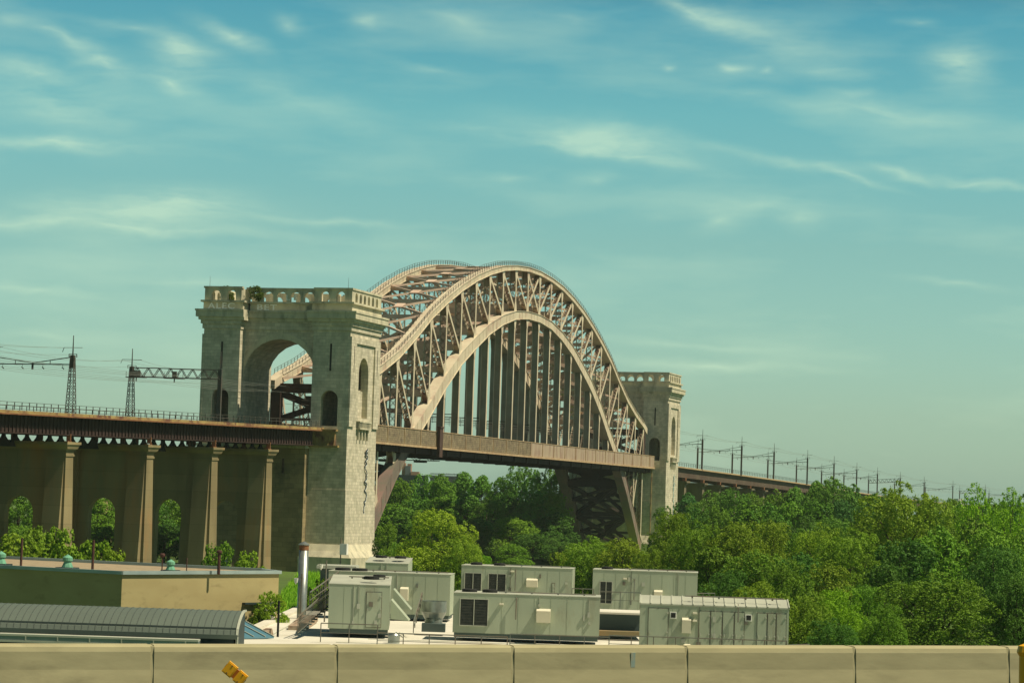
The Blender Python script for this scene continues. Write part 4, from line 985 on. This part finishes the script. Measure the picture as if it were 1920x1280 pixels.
for (u, D, h, r, capr, lab) in ((46, 229, 2.5, .10, 0, 'plain rust brown pipe left of the second copper vent'), (180, 227, 2.6, .11, 0, 'plain rust brown pipe right of the second copper vent'), (310, 231, 1.5, .05, .22, 'thin pipe topped by a red brown mushroom cap'),
                           (356, 231, 1.3, .045, 0, 'short thin dark pipe right of the mushroom capped pipe'), (416, 232, 1.9, .13, .24, 'thick rust pipe with a flat flared cap near the right end of the roof')):
    p = atz(u, TZ-.2, D); mb = MB(); mb.cyl(p, p+Vector((0,0,h)), r, r, 10)
    if capr: mb.lathe(tuple(p+Vector((0,0,h-.12))), [(capr*.6,-.1),(capr,0),(capr,.14),(capr*.6,.22),(.01,.24)], 14)
    tag(mb.build('vent_pipe', M_PIPE), lab, 'pipe', PG)
# barrel roofed hall
hl = thing('barrel_roof_hall', 'long hall with curved grey green standing seam roof and dark fascia at lower left', 'building', tuple(atz(200, 9, 200)))
F, w = frame(-60, 453, 192.5, 192.5)
prof = []; n = 10
for k in range(n+1):
    an = math.radians(8+82*k/n); prof.append((9.5-9.5*math.sin(an), 13.45+3.3*(1-0)*math.cos(an) if False else 0))
prof = [(0.0, 15.35), (.2, 15.72), (.7, 15.98), (1.6, 16.32), (2.7, 16.6), (3.8, 16.78), (4.8, 16.86), (5.8, 16.84)]
rb = MB()
for (y0, z0), (y1, z1) in zip(prof[:-1], prof[1:]):
    rb.hexa([F(0,y0,z0-.12),F(w,y0,z0-.12),F(w,y1,z1-.12),F(0,y1,z1-.12),F(0,y0,z0),F(w,y0,z0),F(w,y1,z1),F(0,y1,z1)])
rf_ = rb.build('roof', M_SEAM, hl)
sm = MB(); k = .3
while k < w:
    for (y0, z0), (y1, z1) in zip(prof[:-1], prof[1:]): sm.beam(F(k,y0,z0), F(k,y1,z1), .035, .06)
    k += .47
sm.fbox(F, 0, w, .26, .32, 15.76, 15.9); sm.build('standing_seams', mat('seam_dark', (.10,.12,.105), None, 1, .5, metal=.3), rf_)
MB().fbox(F, 0, w-.15, .15, 5.7, 9, 15.2).build('wall', M_NAVY, hl)
MB().fbox(F, -1, w+.12, -.15, .15, 15.12, 15.42).build('fascia', M_SEAM, hl)
gp_ = [Vector(F(w, y, z)) for y, z in prof]+[Vector(F(w, 5.8, 14.2)), Vector(F(w, 0, 14.2))]
gm = MB(); gm.poly(gp_, Vector(F(w+.04,0,0))-Vector(F(w,0,0))); gq = gm.build('gable', M_NAVY, hl)
gm = MB()
for (y0, z0), (y1, z1) in zip(prof[:-1], prof[1:]): gm.beam(F(w+.07,y0,z0+.02), F(w+.07,y1,z1+.02), .16, .14)
gm.beam(F(w+.07,.05,15.3), F(w+.07,.05,14.0), .14, .14); gm.build('gable_trim', M_UTOP, gq)
# glazed strip with metal frame in front
gs = thing('glazed_canopy', 'long pale glazed canopy strip along the foot of the barrel roofed hall', 'canopy', tuple(atz(150, 9, 186)))
F2, w2 = frame(-60, 383, 187, 187)
MB().fbox(F2, 0, w2, 0, 1.2, 14.9, 15.17).build('glazing', M_GLS, gs); mb = MB(); mb.fbox(F2, 0, w2, -.06, 1.25, 15.17, 15.3)
k = 0
while k < w2: mb.fbox(F2, k, k+.07, -.08, 0, 14.85, 15.17); k += 2.15
mb.fbox(F2, 0, w2, -.08, 0, 14.75, 14.9); mb.build('frame', M_UTOP, gs); MB().fbox(F2, 0, w2, .1, 1.1, 9, 14.75).build('wall', M_NAVY, gs)
# blue skylight lean-to
bs_ = thing('blue_skylight', 'sloping blue glass skylight between the barrel roof gable and the white roof', 'skylight', tuple(atz(495, 9, 216)))
F3, w3 = frame(466, 524, 208, 210); mb = MB(); mb.hexa([F3(0,0,14.35),F3(w3,0,14.35),F3(w3,3.6,15.3),F3(0,3.6,15.3),F3(0,0,14.45),F3(w3,0,14.45),F3(w3,3.6,15.4),F3(0,3.6,15.4)]); mb.build('glazing', M_BLUE, bs_)
mb = MB()
for k in (0, .35, .72, 1): mb.beam(F3(w3*k,0,14.5), F3(w3*k,3.6,15.45), .07, .07)
mb.build('glazing_bar', M_UTOP, bs_); MB().fbox(F3, 0, w3, .05, 3.5, 9, 14.3).build('wall', M_NAVY, bs_)

# ------------------------------------------------------------------ highway barrier in the foreground, and the road it stands on
def bz(u): return 0
BD0, BD1 = 29.4, 32.6
joints = [-50, 297, 640, 969, 1293, 1606, 1893, 2180]
def bd(u): return BD0+(BD1-BD0)*(u/1920)
def btop(u): return at(u, 1207+4.5*u/1920, bd(u)).z
for i in range(len(joints)-1):
    u0, u1 = joints[i], joints[i+1]; a, b = atz(u0, 0, bd(u0)), atz(u1, 0, bd(u1)); ax = (b-a); w = ax.length; ax.normalize(); ay = Vector((-ax.y, ax.x, 0)); ay = ay if ay.dot(FH) > 0 else -ay
    z0, z1 = btop(u0), btop(u1)
    def F(x, y, zz, a=a, ax=ax, ay=ay, w=w, z0=z0, z1=z1): p = a+ax*x+ay*y; return (p.x, p.y, z0+(z1-z0)*x/w+zz)
    mb = MB(); g_ = .02
    pr = [(-.26,-1.05),(-.26,-.95),(-.12,-.62),(-.062,-.26),(-.052,-.07),(-.035,-.02),(0,-.004),(.04,0),(.25,0),(.30,-.05),(.36,-1.05)]
    mb.poly([Vector(F(g_, y, z)) for y, z in pr], Vector(F(w-g_, 0, 0))-Vector(F(g_, 0, 0))-Vector((0,0,(z1-z0)*(1-2*g_/w)))+Vector((0,0,z1-z0)))
    mb.hexa([F(w-.02,-.095,-.62),F(w+.02,-.095,-.62),F(w+.02,.2,-.62),F(w-.02,.2,-.62),F(w-.02,-.03,-.012),F(w+.02,-.03,-.012),F(w+.02,.2,-.003),F(w-.02,.2,-.003)])
    names = ['leftmost panel of the concrete highway barrier, running out of frame', 'concrete barrier panel behind the yellow marker head', 'concrete barrier panel below the unit with the door and the funnel', 'concrete barrier panel with a faint blue smear below the centre units', 'concrete barrier panel below the many door unit', 'concrete barrier panel below the trees on the right', 'concrete barrier panel at the right edge behind the yellow bollard']
    o = mb.build('barrier_panel', M_BAR); tag(o, names[i], 'barrier', 'panels of the concrete highway barrier')
    if i == 3:
        m2 = MB(); m2.fbox(F, w*.675, w*.70, -.062, -.04, -.235, -.07); m2.build('blue_smear', mat('blue_smear', (.24,.33,.28), (.36,.34,.22), 12), o)
rd = MB(); a, b = atz(-900, 0, 27), atz(2800, 0, 34.5); z = btop(960)-1.05
P = [Vector((p.x,p.y,z)) for p in (a-FH*34, b-FH*34, b, a)]; rd.poly(P, (0,0,-.8)); tag(rd.build('road', M_ROAD), kind='structure')
# yellow marker heads on posts, standing on the near verge of the barrier
def marker(u, v, D, tilt, label):
    p = at(u, v, D); t = thing('road_marker', label, 'road marker', (p.x, p.y, z), 'yellow road markers')
    ax = (RT0*math.cos(tilt)+Vector((0,0,-1))*math.sin(tilt)); up = (RT0*math.sin(tilt)+Vector((0,0,1))*math.cos(tilt))
    Fm = lambda x, y, k: tuple(p+ax*x+FH*y+up*k)
    for (x0, x1) in ((-.125, -.012), (.018, .12)):
        mb = MB(); mb.fbox(Fm, x0, x1, -.03, .03, -.065, .065); mb.fbox(Fm, x0+.012, x1-.012, -.042, -.03, -.053, .053); mb.build('reflector', M_YEL, t)
    mb = MB(); mb.fbox(Fm, -.012, .018, -.025, .025, -.05, .05); mb.build('joint_band', M_ORG, t)
    mb = MB()
    for bx_ in (-.07, .07):
        for bz_ in (-.045, .045): mb.fbox(Fm, bx_-.006, bx_+.006, -.048, -.042, bz_-.006, bz_+.006)
    mb.fbox(Fm, -.13, .125, .03, .045, -.02, .02); mb.build('bracket', M_POLE, t)
    q = Vector(Fm(.1, .02, -.05)); mb = MB(); mb.beam((q.x,q.y,z), q, .05, .05); mb.build('post', M_POLE, t)
marker(441, 1262, 28.0, math.radians(38), 'tilted yellow double reflector head on a post in front of the barrier')
p = at(1925, 1245, 27.0); t = thing('yellow_bollard', 'yellow round topped bollard cut by the right edge of the view', 'bollard', (p.x,p.y,z), 'yellow road markers')
mb = MB(); mb.lathe((p.x,p.y,z), [(.07,0),(.07,.5),(.075,p.z-z+.08),(.1,p.z-z+.12),(.085,p.z-z+.18),(.01,p.z-z+.21)], 14); mb.build('post', M_YEL, t)

# ------------------------------------------------------------------ far city beyond the wood
fc = thing('apartment_block', 'distant brick apartment block with grey towers above the far bank wood', 'building', tuple(atz(765, 20, 1700)))
def fbx(u0, u1, v0, v1, D, M, nm, par):
    a, b = at(u0, v1, D), at(u1, v0, D); F, w = frame(u0, u1, D, D)
    return MB().fbox(F, 0, w, 0, 18, a.z-14, b.z).build(nm, M, par)
for (u0, u1, v0, M) in ((752,758,867,M_BRK),(758,768,873,M_FARG),(762,769,869,M_BRK),(769,784,884,M_BRK),(745,800,892,M_FARG)): fbx(u0, u1, v0, 905, 1700+rnd.uniform(-8,8), M, 'wing', fc)
st = thing('construction_frame', 'long low unfinished grey building frame on the skyline above the wood', 'building', tuple(atz(835, 20, 1750)))
fbx(806, 873, 893, 905, 1760, M_FARG, 'lower_floors', st); F, w = frame(806, 873, 1755, 1755)
mb = MB(); zt_ = at(840, 887, 1755).z
for k in range(34): xx = w*k/33; mb.fbox(F, xx-.12, xx+.12, 0, .3, zt_-6, zt_+rnd.uniform(-.6,.3))
for zz in (.2, 2.0, 3.6): mb.fbox(F, 0, w, 0, 14, zt_-zz-.3, zt_-zz)
mb.build('column_grid', M_FARG, st)
hu = thing('dark_hall', 'distant dark grey hall behind the left part of the wood', 'building', tuple(atz(765, 10, 1300))); fbx(735, 800, 891, 915, 1300, M_NAVY, 'wall', hu)
tk = thing('water_tank', 'small white water tank rising above the trees beneath the right gantries', 'tank', tuple(atz(1797, 25, 1500))); p = at(1797, 945, 1500)
MB().cyl(p-Vector((0,0,16)), p-Vector((0,0,2)), 1.6, 1.6, 10).build('leg', M_FARG, tk); MB().cyl(p-Vector((0,0,2.5)), p+Vector((0,0,3.0)), 2.6, 2.6, 12).build('vessel', M_WHT, tk)
fh = thing('tan_house', 'small tan house front glimpsed between treetops on the right', 'house', tuple(atz(1860, 20, 800))); fbx(1838, 1866, 952, 975, 800, M_WALL, 'wall', fh); fbx(1836, 1868, 950, 953, 799, M_BRK, 'roof', fh)
fh = thing('small_house', 'cream house seen through the second pier arch from the left', 'house', tuple(atz(190, 8, 640))); fbx(184, 193, 938, 946, 640, M_WALL, 'wall', fh)

# ------------------------------------------------------------------ vegetation
def tree_mesh(name, seed, nl=34, leaves=8500, leaf=.021, slim=1.0, airy=0.0, top=1.0, low=.16):
    r = random.Random(seed); lobes = []
    for k in range(nl):
        # lobes scattered over a domed crown (unit height)
        f = r.random(); z = low+.10+(.78-low)*f; rad = .37*slim*math.sqrt(max(.08, 1-((z-.48)/.50)**2)); an = r.uniform(0, 2*math.pi); q = rad*math.sqrt(r.uniform(.1, 1))*.86
        lr = r.uniform(.11, .20)*(1-.35*f); lobes.append((q*math.cos(an), q*math.sin(an), z, lr, lr*r.uniform(.75, 1.0)))
    lobes.append((0, 0, .88, .11, .11)); lobes.append((.04, -.03, .76, .16, .14))
    V = []; Fc = []; tot = sum(l[3]**2 for l in lobes)
    for (cx, cy_, cz, lr, lz) in lobes:
        # sub-clumps inside each lobe
        n = int((2.4 if leaf > .015 else 1.8)*leaves*lr*lr/tot); subs = []
        for k in range(max(8, int(n/32))):
            d = Vector((r.gauss(0,1), r.gauss(0,1), r.gauss(.25,1))).normalized(); subs.append((Vector((cx+d.x*lr*.86, cy_+d.y*lr*.86, cz+d.z*lz*.86)), lr*r.uniform(.15, .30), d))
        for k in range(n):
            if r.random() < .84: c, sr, d0 = r.choice(subs); d = (Vector((r.gauss(0,1), r.gauss(0,1), r.gauss(0,1))).normalized()+d0*.5).normalized(); p = c+d*sr*r.uniform(.6, 1.15)
            else: d = Vector((r.gauss(0,1), r.gauss(0,1), r.gauss(0,1))).normalized(); p = Vector((cx+d.x*lr, cy_+d.y*lr, cz+d.z*lz))*1.0
            if airy and r.random() < airy: continue
            nrm = (d*1.0+Vector((r.gauss(0,.45), r.gauss(0,.45), r.gauss(.25,.45)))).normalized()
            t = nrm.cross(Vector((r.gauss(0,1), r.gauss(0,1), r.gauss(0,1)))).normalized(); b = nrm.cross(t); s = (1.15 if leaf > .015 else 1.3)*leaf*r.uniform(.5, 1.15); q = len(V)
            V += [tuple(p-t*s*.55), tuple(p-b*s*.38+t*s*.05), tuple(p+t*s*.6), tuple(p+b*s*.38+t*s*.05)]; Fc.append((q, q+1, q+2, q+3))
    me = bpy.data.meshes.new(name); me.from_pydata(V, [], Fc); me.materials.append(M_LEAF)
    # trunk and limbs
    tb_ = MB(); top_ = Vector((r.uniform(-.02,.02), r.uniform(-.02,.02), .62)); tb_.cyl((0,0,-.03), top_, .024, .010, 8)
    for (cx, cy_, cz, lr, lz) in lobes[:14]:
        st_ = Vector((0,0,r.uniform(.15,.42))); e = Vector((cx*.9, cy_*.9, cz)); mid = st_.lerp(e, .5)+Vector((0,0,.03)); tb_.cyl(st_, mid, .011, .007, 5, False); tb_.cyl(mid, e, .007, .003, 5, False)
    mt = bpy.data.meshes.new('trunk'); mt.from_pydata(tb_.v, [], tb_.f); mt.materials.append(M_BARK)
    return me, mt
VAR = [tree_mesh('crown', 11), tree_mesh('crown', 12, 32, 9500, .019), tree_mesh('crown', 13, 22, 8000, .023, .85, 0, 1.2), tree_mesh('crown', 14, 30, 9000, .020, 1.1), tree_mesh('crown', 15, 20, 8000, .022, .9), tree_mesh('crown', 16, 28, 10000, .018, 1.05)]
FINE = [tree_mesh('crown', 21, 40, 19000, .0125), tree_mesh('crown', 22, 44, 20000, .012, 1.1), tree_mesh('crown', 23, 36, 18000, .013, .95)]
AIRY = [tree_mesh('crown', 31, 13, 2600, .016, .8, .25, 1.3, .5), tree_mesh('crown', 32, 14, 2600, .016, .9, .25, 1.3, .45)]
BUSH = [tree_mesh('foliage', 41, 30, 6500, .030, 1.35, 0, .7, .02), tree_mesh('foliage', 42, 26, 6000, .032, 1.5, 0, .6, .02)]
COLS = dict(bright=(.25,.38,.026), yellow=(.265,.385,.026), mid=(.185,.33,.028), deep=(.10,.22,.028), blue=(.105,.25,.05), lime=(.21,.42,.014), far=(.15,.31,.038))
def plant(u, v, hw, D, c, label, group=None, setv=None, zb=8.5, name='tree', cat='tree', wk=1.0):
    """treetop at pixel (u, v), half width hw pixels, distance D"""
    top = at(u, v, D); H = top.z-zb; setv = setv or VAR; me, mt = setv[rnd.randrange(len(setv))]
    half = hw*D/FPX; k = half/(H*.43)*wk; zs = H/.93
    root = thing(name, label, cat, (top.x, top.y, zb), group); root['_local'] = 1; root.rotation_euler.z = rnd.uniform(0, 6.28)
    kx = max(.6, min(2.0, k*(1.35 if setv is VAR else 1.28))); root.scale = (zs*kx, zs*kx, zs)
    cr_ = bpy.data.objects.new('crown' if cat == 'tree' else 'foliage', me); col.objects.link(cr_); cr_.parent = root
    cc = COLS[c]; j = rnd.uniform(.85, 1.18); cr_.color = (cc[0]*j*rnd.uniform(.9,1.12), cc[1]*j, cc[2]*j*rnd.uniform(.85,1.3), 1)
    tr_ = bpy.data.objects.new('trunk' if cat == 'tree' else 'stem', mt); col.objects.link(tr_); tr_.parent = root
    return root
ORD = ['first','second','third','fourth','fifth','sixth','seventh','eighth','ninth','tenth','eleventh','twelfth','thirteenth','fourteenth','fifteenth','sixteenth','seventeenth','eighteenth','nineteenth','twentieth']
SHADE = dict(bright='bright green', yellow='yellow green', mid='green', deep='dark green', blue='bluish green', lime='lime green', far='green')
def row(lst, group, where, cat='tree', name='tree', tiers=((0, 'row'),), **k):
    for ti, (dmin, tname) in enumerate(tiers):
        dmax = tiers[ti-1][0] if ti else 1e9; L_ = sorted([e for e in lst if dmin <= e[3] < dmax])
        for q, e in enumerate(L_):
            u, v, hw, D, c = e[:5]; lab = e[5] if len(e) > 5 else '%s %s, %s from left in %s of %s' % (SHADE[c].split()[0] if 0 else SHADE[c], cat, ORD[q], tname, where)
            plant(u, v, hw, D, c, lab, group, name=name, cat=cat, **k)
# --- far bank under the arch
G1 = 'leafy trees of the far bank wood seen under the arch'
row([(722,905,30,930,'far'),(750,903,34,910,'mid'),(790,895,36,920,'far'),(828,897,36,900,'mid'),(868,893,36,915,'far'),(905,899,34,900,'far'),(938,903,28,905,'mid'),
     (965,879,34,900,'far','tall tree standing highest in the middle of the far bank wood'),(1003,889,32,890,'far'),(1038,884,32,885,'mid'),(712,950,30,840,'mid'),(745,948,34,840,'far'),(785,935,40,850,'far'),(830,938,40,845,'mid'),
     (872,932,40,850,'far'),(915,940,38,845,'far'),(955,925,38,860,'deep'),(998,920,38,850,'far'),(1035,925,32,850,'mid'),(760,985,38,800,'deep'),(850,968,36,800,'far'),(900,975,34,800,'blue'),(1010,975,40,810,'deep'),(1045,965,34,815,'deep'),
     (960,972,42,760,'mid','round lighter green tree in front of the far bank wood, above the sunlit lawn'),(905,985,26,755,'deep'),(1000,1002,36,730,'deep','dark tree low at the foot of the far bank wood beside the sunlit lawn'),(1040,1010,28,740,'deep'),(965,1022,34,640,'mid','low dark green tree in front of the lawn, left of the bright bushes')], G1, 'far bank wood', tiers=((875,'back row'),(780,'middle row'),(0,'front row')))
lw = MB(); F, w = frame(780, 1300, 925, 925); lw.fbox(F, 0, w, -60, 100, 8.95, 9.02); tag(lw.build('lawn', M_LAWN), kind='structure')
G2 = 'bright trees between the service roof and the river'; 
row([(812,964,66,410,'yellow','large yellow green tree with a pointed top right of the near tower'),(868,1012,34,405,'yellow','smaller yellow green tree leaning out right of the pointed one'),(765,1018,40,425,'mid','green tree in shade between the near tower base and the pointed tree'),
     (905,1044,22,470,'lime','small lime green bush right of the pointed yellow green tree')], G2, '', setv=FINE)
row([(728,985,22,520,'mid','green tree growing tight against the right side of the near tower'),(735,1030,30,470,'mid','low green tree at the foot of the near tower, right side')], G2, '')
row([(1065,1036,38,420,'yellow','low bright tree left of the bright pair in front of the far arch foot'),(1110,1012,48,415,'bright','bright round tree in front of the left leg of the far arch foot'),(1175,1016,52,410,'yellow','bright round tree in front of the right leg of the far arch foot'),(1225,1030,34,400,'bright','bright tree at the foot of the far tower, left of the tall leafy one')], G2, '', setv=FINE)
# --- right hand wood
G3 = 'distant trees along the right viaduct'
row([(1290,932,34,760,'blue'),(1330,927,36,740,'far'),(1372,923,36,730,'far'),(1412,930,34,740,'mid'),(1452,926,34,730,'mid'),(1492,922,34,730,'far'),(1530,912,32,700,'far','green tree just left of the rounded treetop that covers the end of the right viaduct'),(1558,904,44,690,'far','rounded green treetop that hides the viaduct below the fifth gantry'),(1600,918,36,700,'far'),
     (1640,935,34,720,'blue'),(1300,958,36,600,'deep'),(1345,955,40,600,'mid'),(1395,950,42,600,'mid'),(1440,952,40,600,'far'),(1485,950,40,590,'mid'),(1530,945,40,590,'far'),(1575,945,40,590,'blue'),(1620,952,40,590,'blue'),(1250,955,24,690,'deep'),
     (1662,930,34,640,'far'),(1740,946,34,640,'far'),(1785,946,34,640,'mid'),(1822,943,34,640,'far'),(1858,941,36,640,'mid'),(1892,939,34,640,'far'),(1922,936,34,640,'deep')], G3, 'wood below the right viaduct', tiers=((635,'back row'),(0,'front row')))
G4 = 'middle distance trees of the right hand wood'
row([(1262,968,42,420,'bright','tall leafy tree covering the foot of the far tower'),(1310,985,48,400,'bright','broad bright tree just right of the far tower foot'),(1375,988,58,400,'bright','broad bright tree with a rounded top, second right of the far tower foot'),(1440,985,52,410,'bright','broad bright tree, third right of the far tower foot'),
     (1500,1000,44,420,'mid'),(1540,990,48,400,'bright'),(1600,1000,60,380,'bright','wide bright tree left of and below the big rounded tree'),(1690,918,78,400,'yellow','big rounded yellow green tree rising to the viaduct at right'),(1640,965,42,410,'bright'),(1745,945,44,420,'mid')], G4, 'large leafed trees at right', setv=FINE)
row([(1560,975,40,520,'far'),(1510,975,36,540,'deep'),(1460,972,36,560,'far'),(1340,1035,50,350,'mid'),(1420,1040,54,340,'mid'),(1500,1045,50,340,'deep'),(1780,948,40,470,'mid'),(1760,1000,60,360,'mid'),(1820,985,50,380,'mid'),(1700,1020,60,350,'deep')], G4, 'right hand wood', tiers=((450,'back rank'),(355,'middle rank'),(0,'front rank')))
row([(1835,922,44,430,'lime','airy open crowned tree with a crooked trunk near the right edge'),(1900,930,42,420,'lime','airy open crowned tree with a straight dark trunk at the right edge'),(1870,965,40,440,'mid','thin leafed tree between the two airy trees at right')], 'airy trees at the right edge', '', setv=AIRY)
row([(1860,1000,60,370,'mid'),(1915,1005,50,380,'mid'),(1660,1060,50,330,'deep'),(1560,1060,50,330,'bright'),(1800,955,36,560,'blue'),(1850,958,36,560,'blue'),(1900,960,36,560,'blue')], G4, 'wood at right edge', tiers=((450,'back rank'),(355,'middle rank'),(0,'front rank')))
G5 = 'nearest trees behind the service roof on the right'
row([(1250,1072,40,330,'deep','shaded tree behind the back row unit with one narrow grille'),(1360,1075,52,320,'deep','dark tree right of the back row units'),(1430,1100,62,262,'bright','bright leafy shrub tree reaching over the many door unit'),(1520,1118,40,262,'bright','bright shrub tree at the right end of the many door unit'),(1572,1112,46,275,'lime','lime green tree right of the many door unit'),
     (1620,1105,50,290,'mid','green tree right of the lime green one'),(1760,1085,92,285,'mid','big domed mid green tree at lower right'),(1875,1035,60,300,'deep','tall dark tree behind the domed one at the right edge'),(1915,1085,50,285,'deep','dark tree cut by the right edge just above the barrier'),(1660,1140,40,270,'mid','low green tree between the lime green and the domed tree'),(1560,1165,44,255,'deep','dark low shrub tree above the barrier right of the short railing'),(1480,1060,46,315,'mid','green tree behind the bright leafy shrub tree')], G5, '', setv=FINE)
# --- left: behind and under the viaduct
G6 = 'trees beyond the left viaduct piers'
row([(-10,930,40,640,'mid'),(35,925,40,640,'mid'),(80,935,40,650,'deep'),(150,940,40,650,'far'),(190,930,40,640,'mid'),(235,940,40,650,'deep'),(285,935,40,650,'far'),(320,928,40,660,'mid'),(355,940,36,670,'deep'),(20,985,40,590,'mid'),(205,990,40,600,'deep'),(310,985,40,600,'deep')], G6, 'wood beyond left viaduct', tiers=((625,'back row'),(0,'front row')))
G7 = 'bushes between the tan building and the viaduct'
row([(20,1010,52,300,'yellow','bright bush behind the left end of the tan building roof'),(75,996,44,305,'yellow','bright bush behind the first rust pipe'),(125,1000,44,300,'bright','tall bright bush behind the second copper vent'),(170,1022,34,300,'bright','bright bush behind the second rust pipe'),(205,1034,20,295,'bright','lowest bright bush at the right end of the hedge behind the tan building')], G7, '', cat='bush', name='bush', setv=BUSH, zb=9)
row([(418,1022,15,330,'mid','dark bush behind the thick rust pipe with the flared cap'),(458,1040,18,330,'bright','small bush between the last two viaduct piers')], G7, '', cat='bush', name='bush', setv=BUSH, zb=9)
row([(507,1112,22,236,'yellow','climbing shrub with yellowing leaves against the right end of the tan wall'),(492,1135,14,235,'bright','low leafy shrub beside the barred window of the tan building')], 'shrubs at the tan wall', '', cat='bush', name='bush', setv=BUSH, zb=12.5)
row([(600,1092,20,262,'mid','leafy bush between the galvanised flue and the dark cabin')], 'shrubs at the tan wall', '', cat='bush', name='bush', setv=BUSH, zb=10)
# small plants on the tower parapet
for (y, x, lab) in ((5.6, -175.0, 'green bush growing out of the near tower parapet arches'), (12.5, -174.0, 'green weeds behind the left parapet openings of the near tower')):
    t = thing('bush', lab, 'bush', (x, y, 64.5), 'plants on the near tower'); t['_local'] = 1; t.scale = (3.6,3.6,3.4)
    o = bpy.data.objects.new('foliage', BUSH[0][0]); col.objects.link(o); o.parent = t; o.color = (.13,.19,.02,1)
# grass bank between the flue and the tower
gb = MB(); r = random.Random(5); F, w = frame(500, 650, 256, 256)
P = []
nxg, nyg = 30, 20
for i in range(nxg+1):
    for j in range(nyg+1): gb.v.append(F(w*i/nxg, 45*j/nyg, 12.6+4.0*(j/nyg)**.6+r.uniform(-.1,.1)-(.6 if j == 0 else 0)))
for i in range(nxg):
    for j in range(nyg): a = i*(nyg+1)+j; gb.f.append((a, a+nyg+1, a+nyg+2, a+1)); gb.m.append(0)
tag(gb.build('grass_bank', M_LAWN), kind='structure')
gr = MB()
for k in range(16000):
    x, y = r.uniform(0, w), r.uniform(0, 45); p = Vector(F(x, y, 12.5+4.0*(y/45)**.6)); h = r.uniform(.25, .7); d = Vector((r.uniform(-.3,.3), r.uniform(-.3,.3), 1)); s = Vector((r.uniform(-1,1), r.uniform(-1,1), 0)).normalized()*.05
    b_ = len(gr.v); gr.v += [tuple(p-s), tuple(p+s), tuple(p+d*h)]; gr.f.append((b_, b_+1, b_+2)); gr.m.append(0)
tag(gr.build('long_grass', M_LAWN), 'long bright grass on the bank between the flue and the tower', 'grass', kind='stuff')

# ------------------------------------------------------------------ haze
HZ = bpy.data.materials.new('air'); HZ.use_nodes = True; hn = HZ.node_tree.nodes; hl_ = HZ.node_tree.links; hn.clear()
pvn = hn.new('ShaderNodeVolumePrincipled'); pvn.inputs['Color'].default_value = (.80,.95,.86,1); pvn.inputs['Density'].default_value = 4e-5; pvn.inputs['Anisotropy'].default_value = .0
hon = hn.new('ShaderNodeOutputMaterial'); hl_.new(pvn.outputs[0], hon.inputs['Volume'])
tag(MB().box(-1200, 4500, -2500, 2500, -6, 110).build('haze', HZ), kind='stuff')
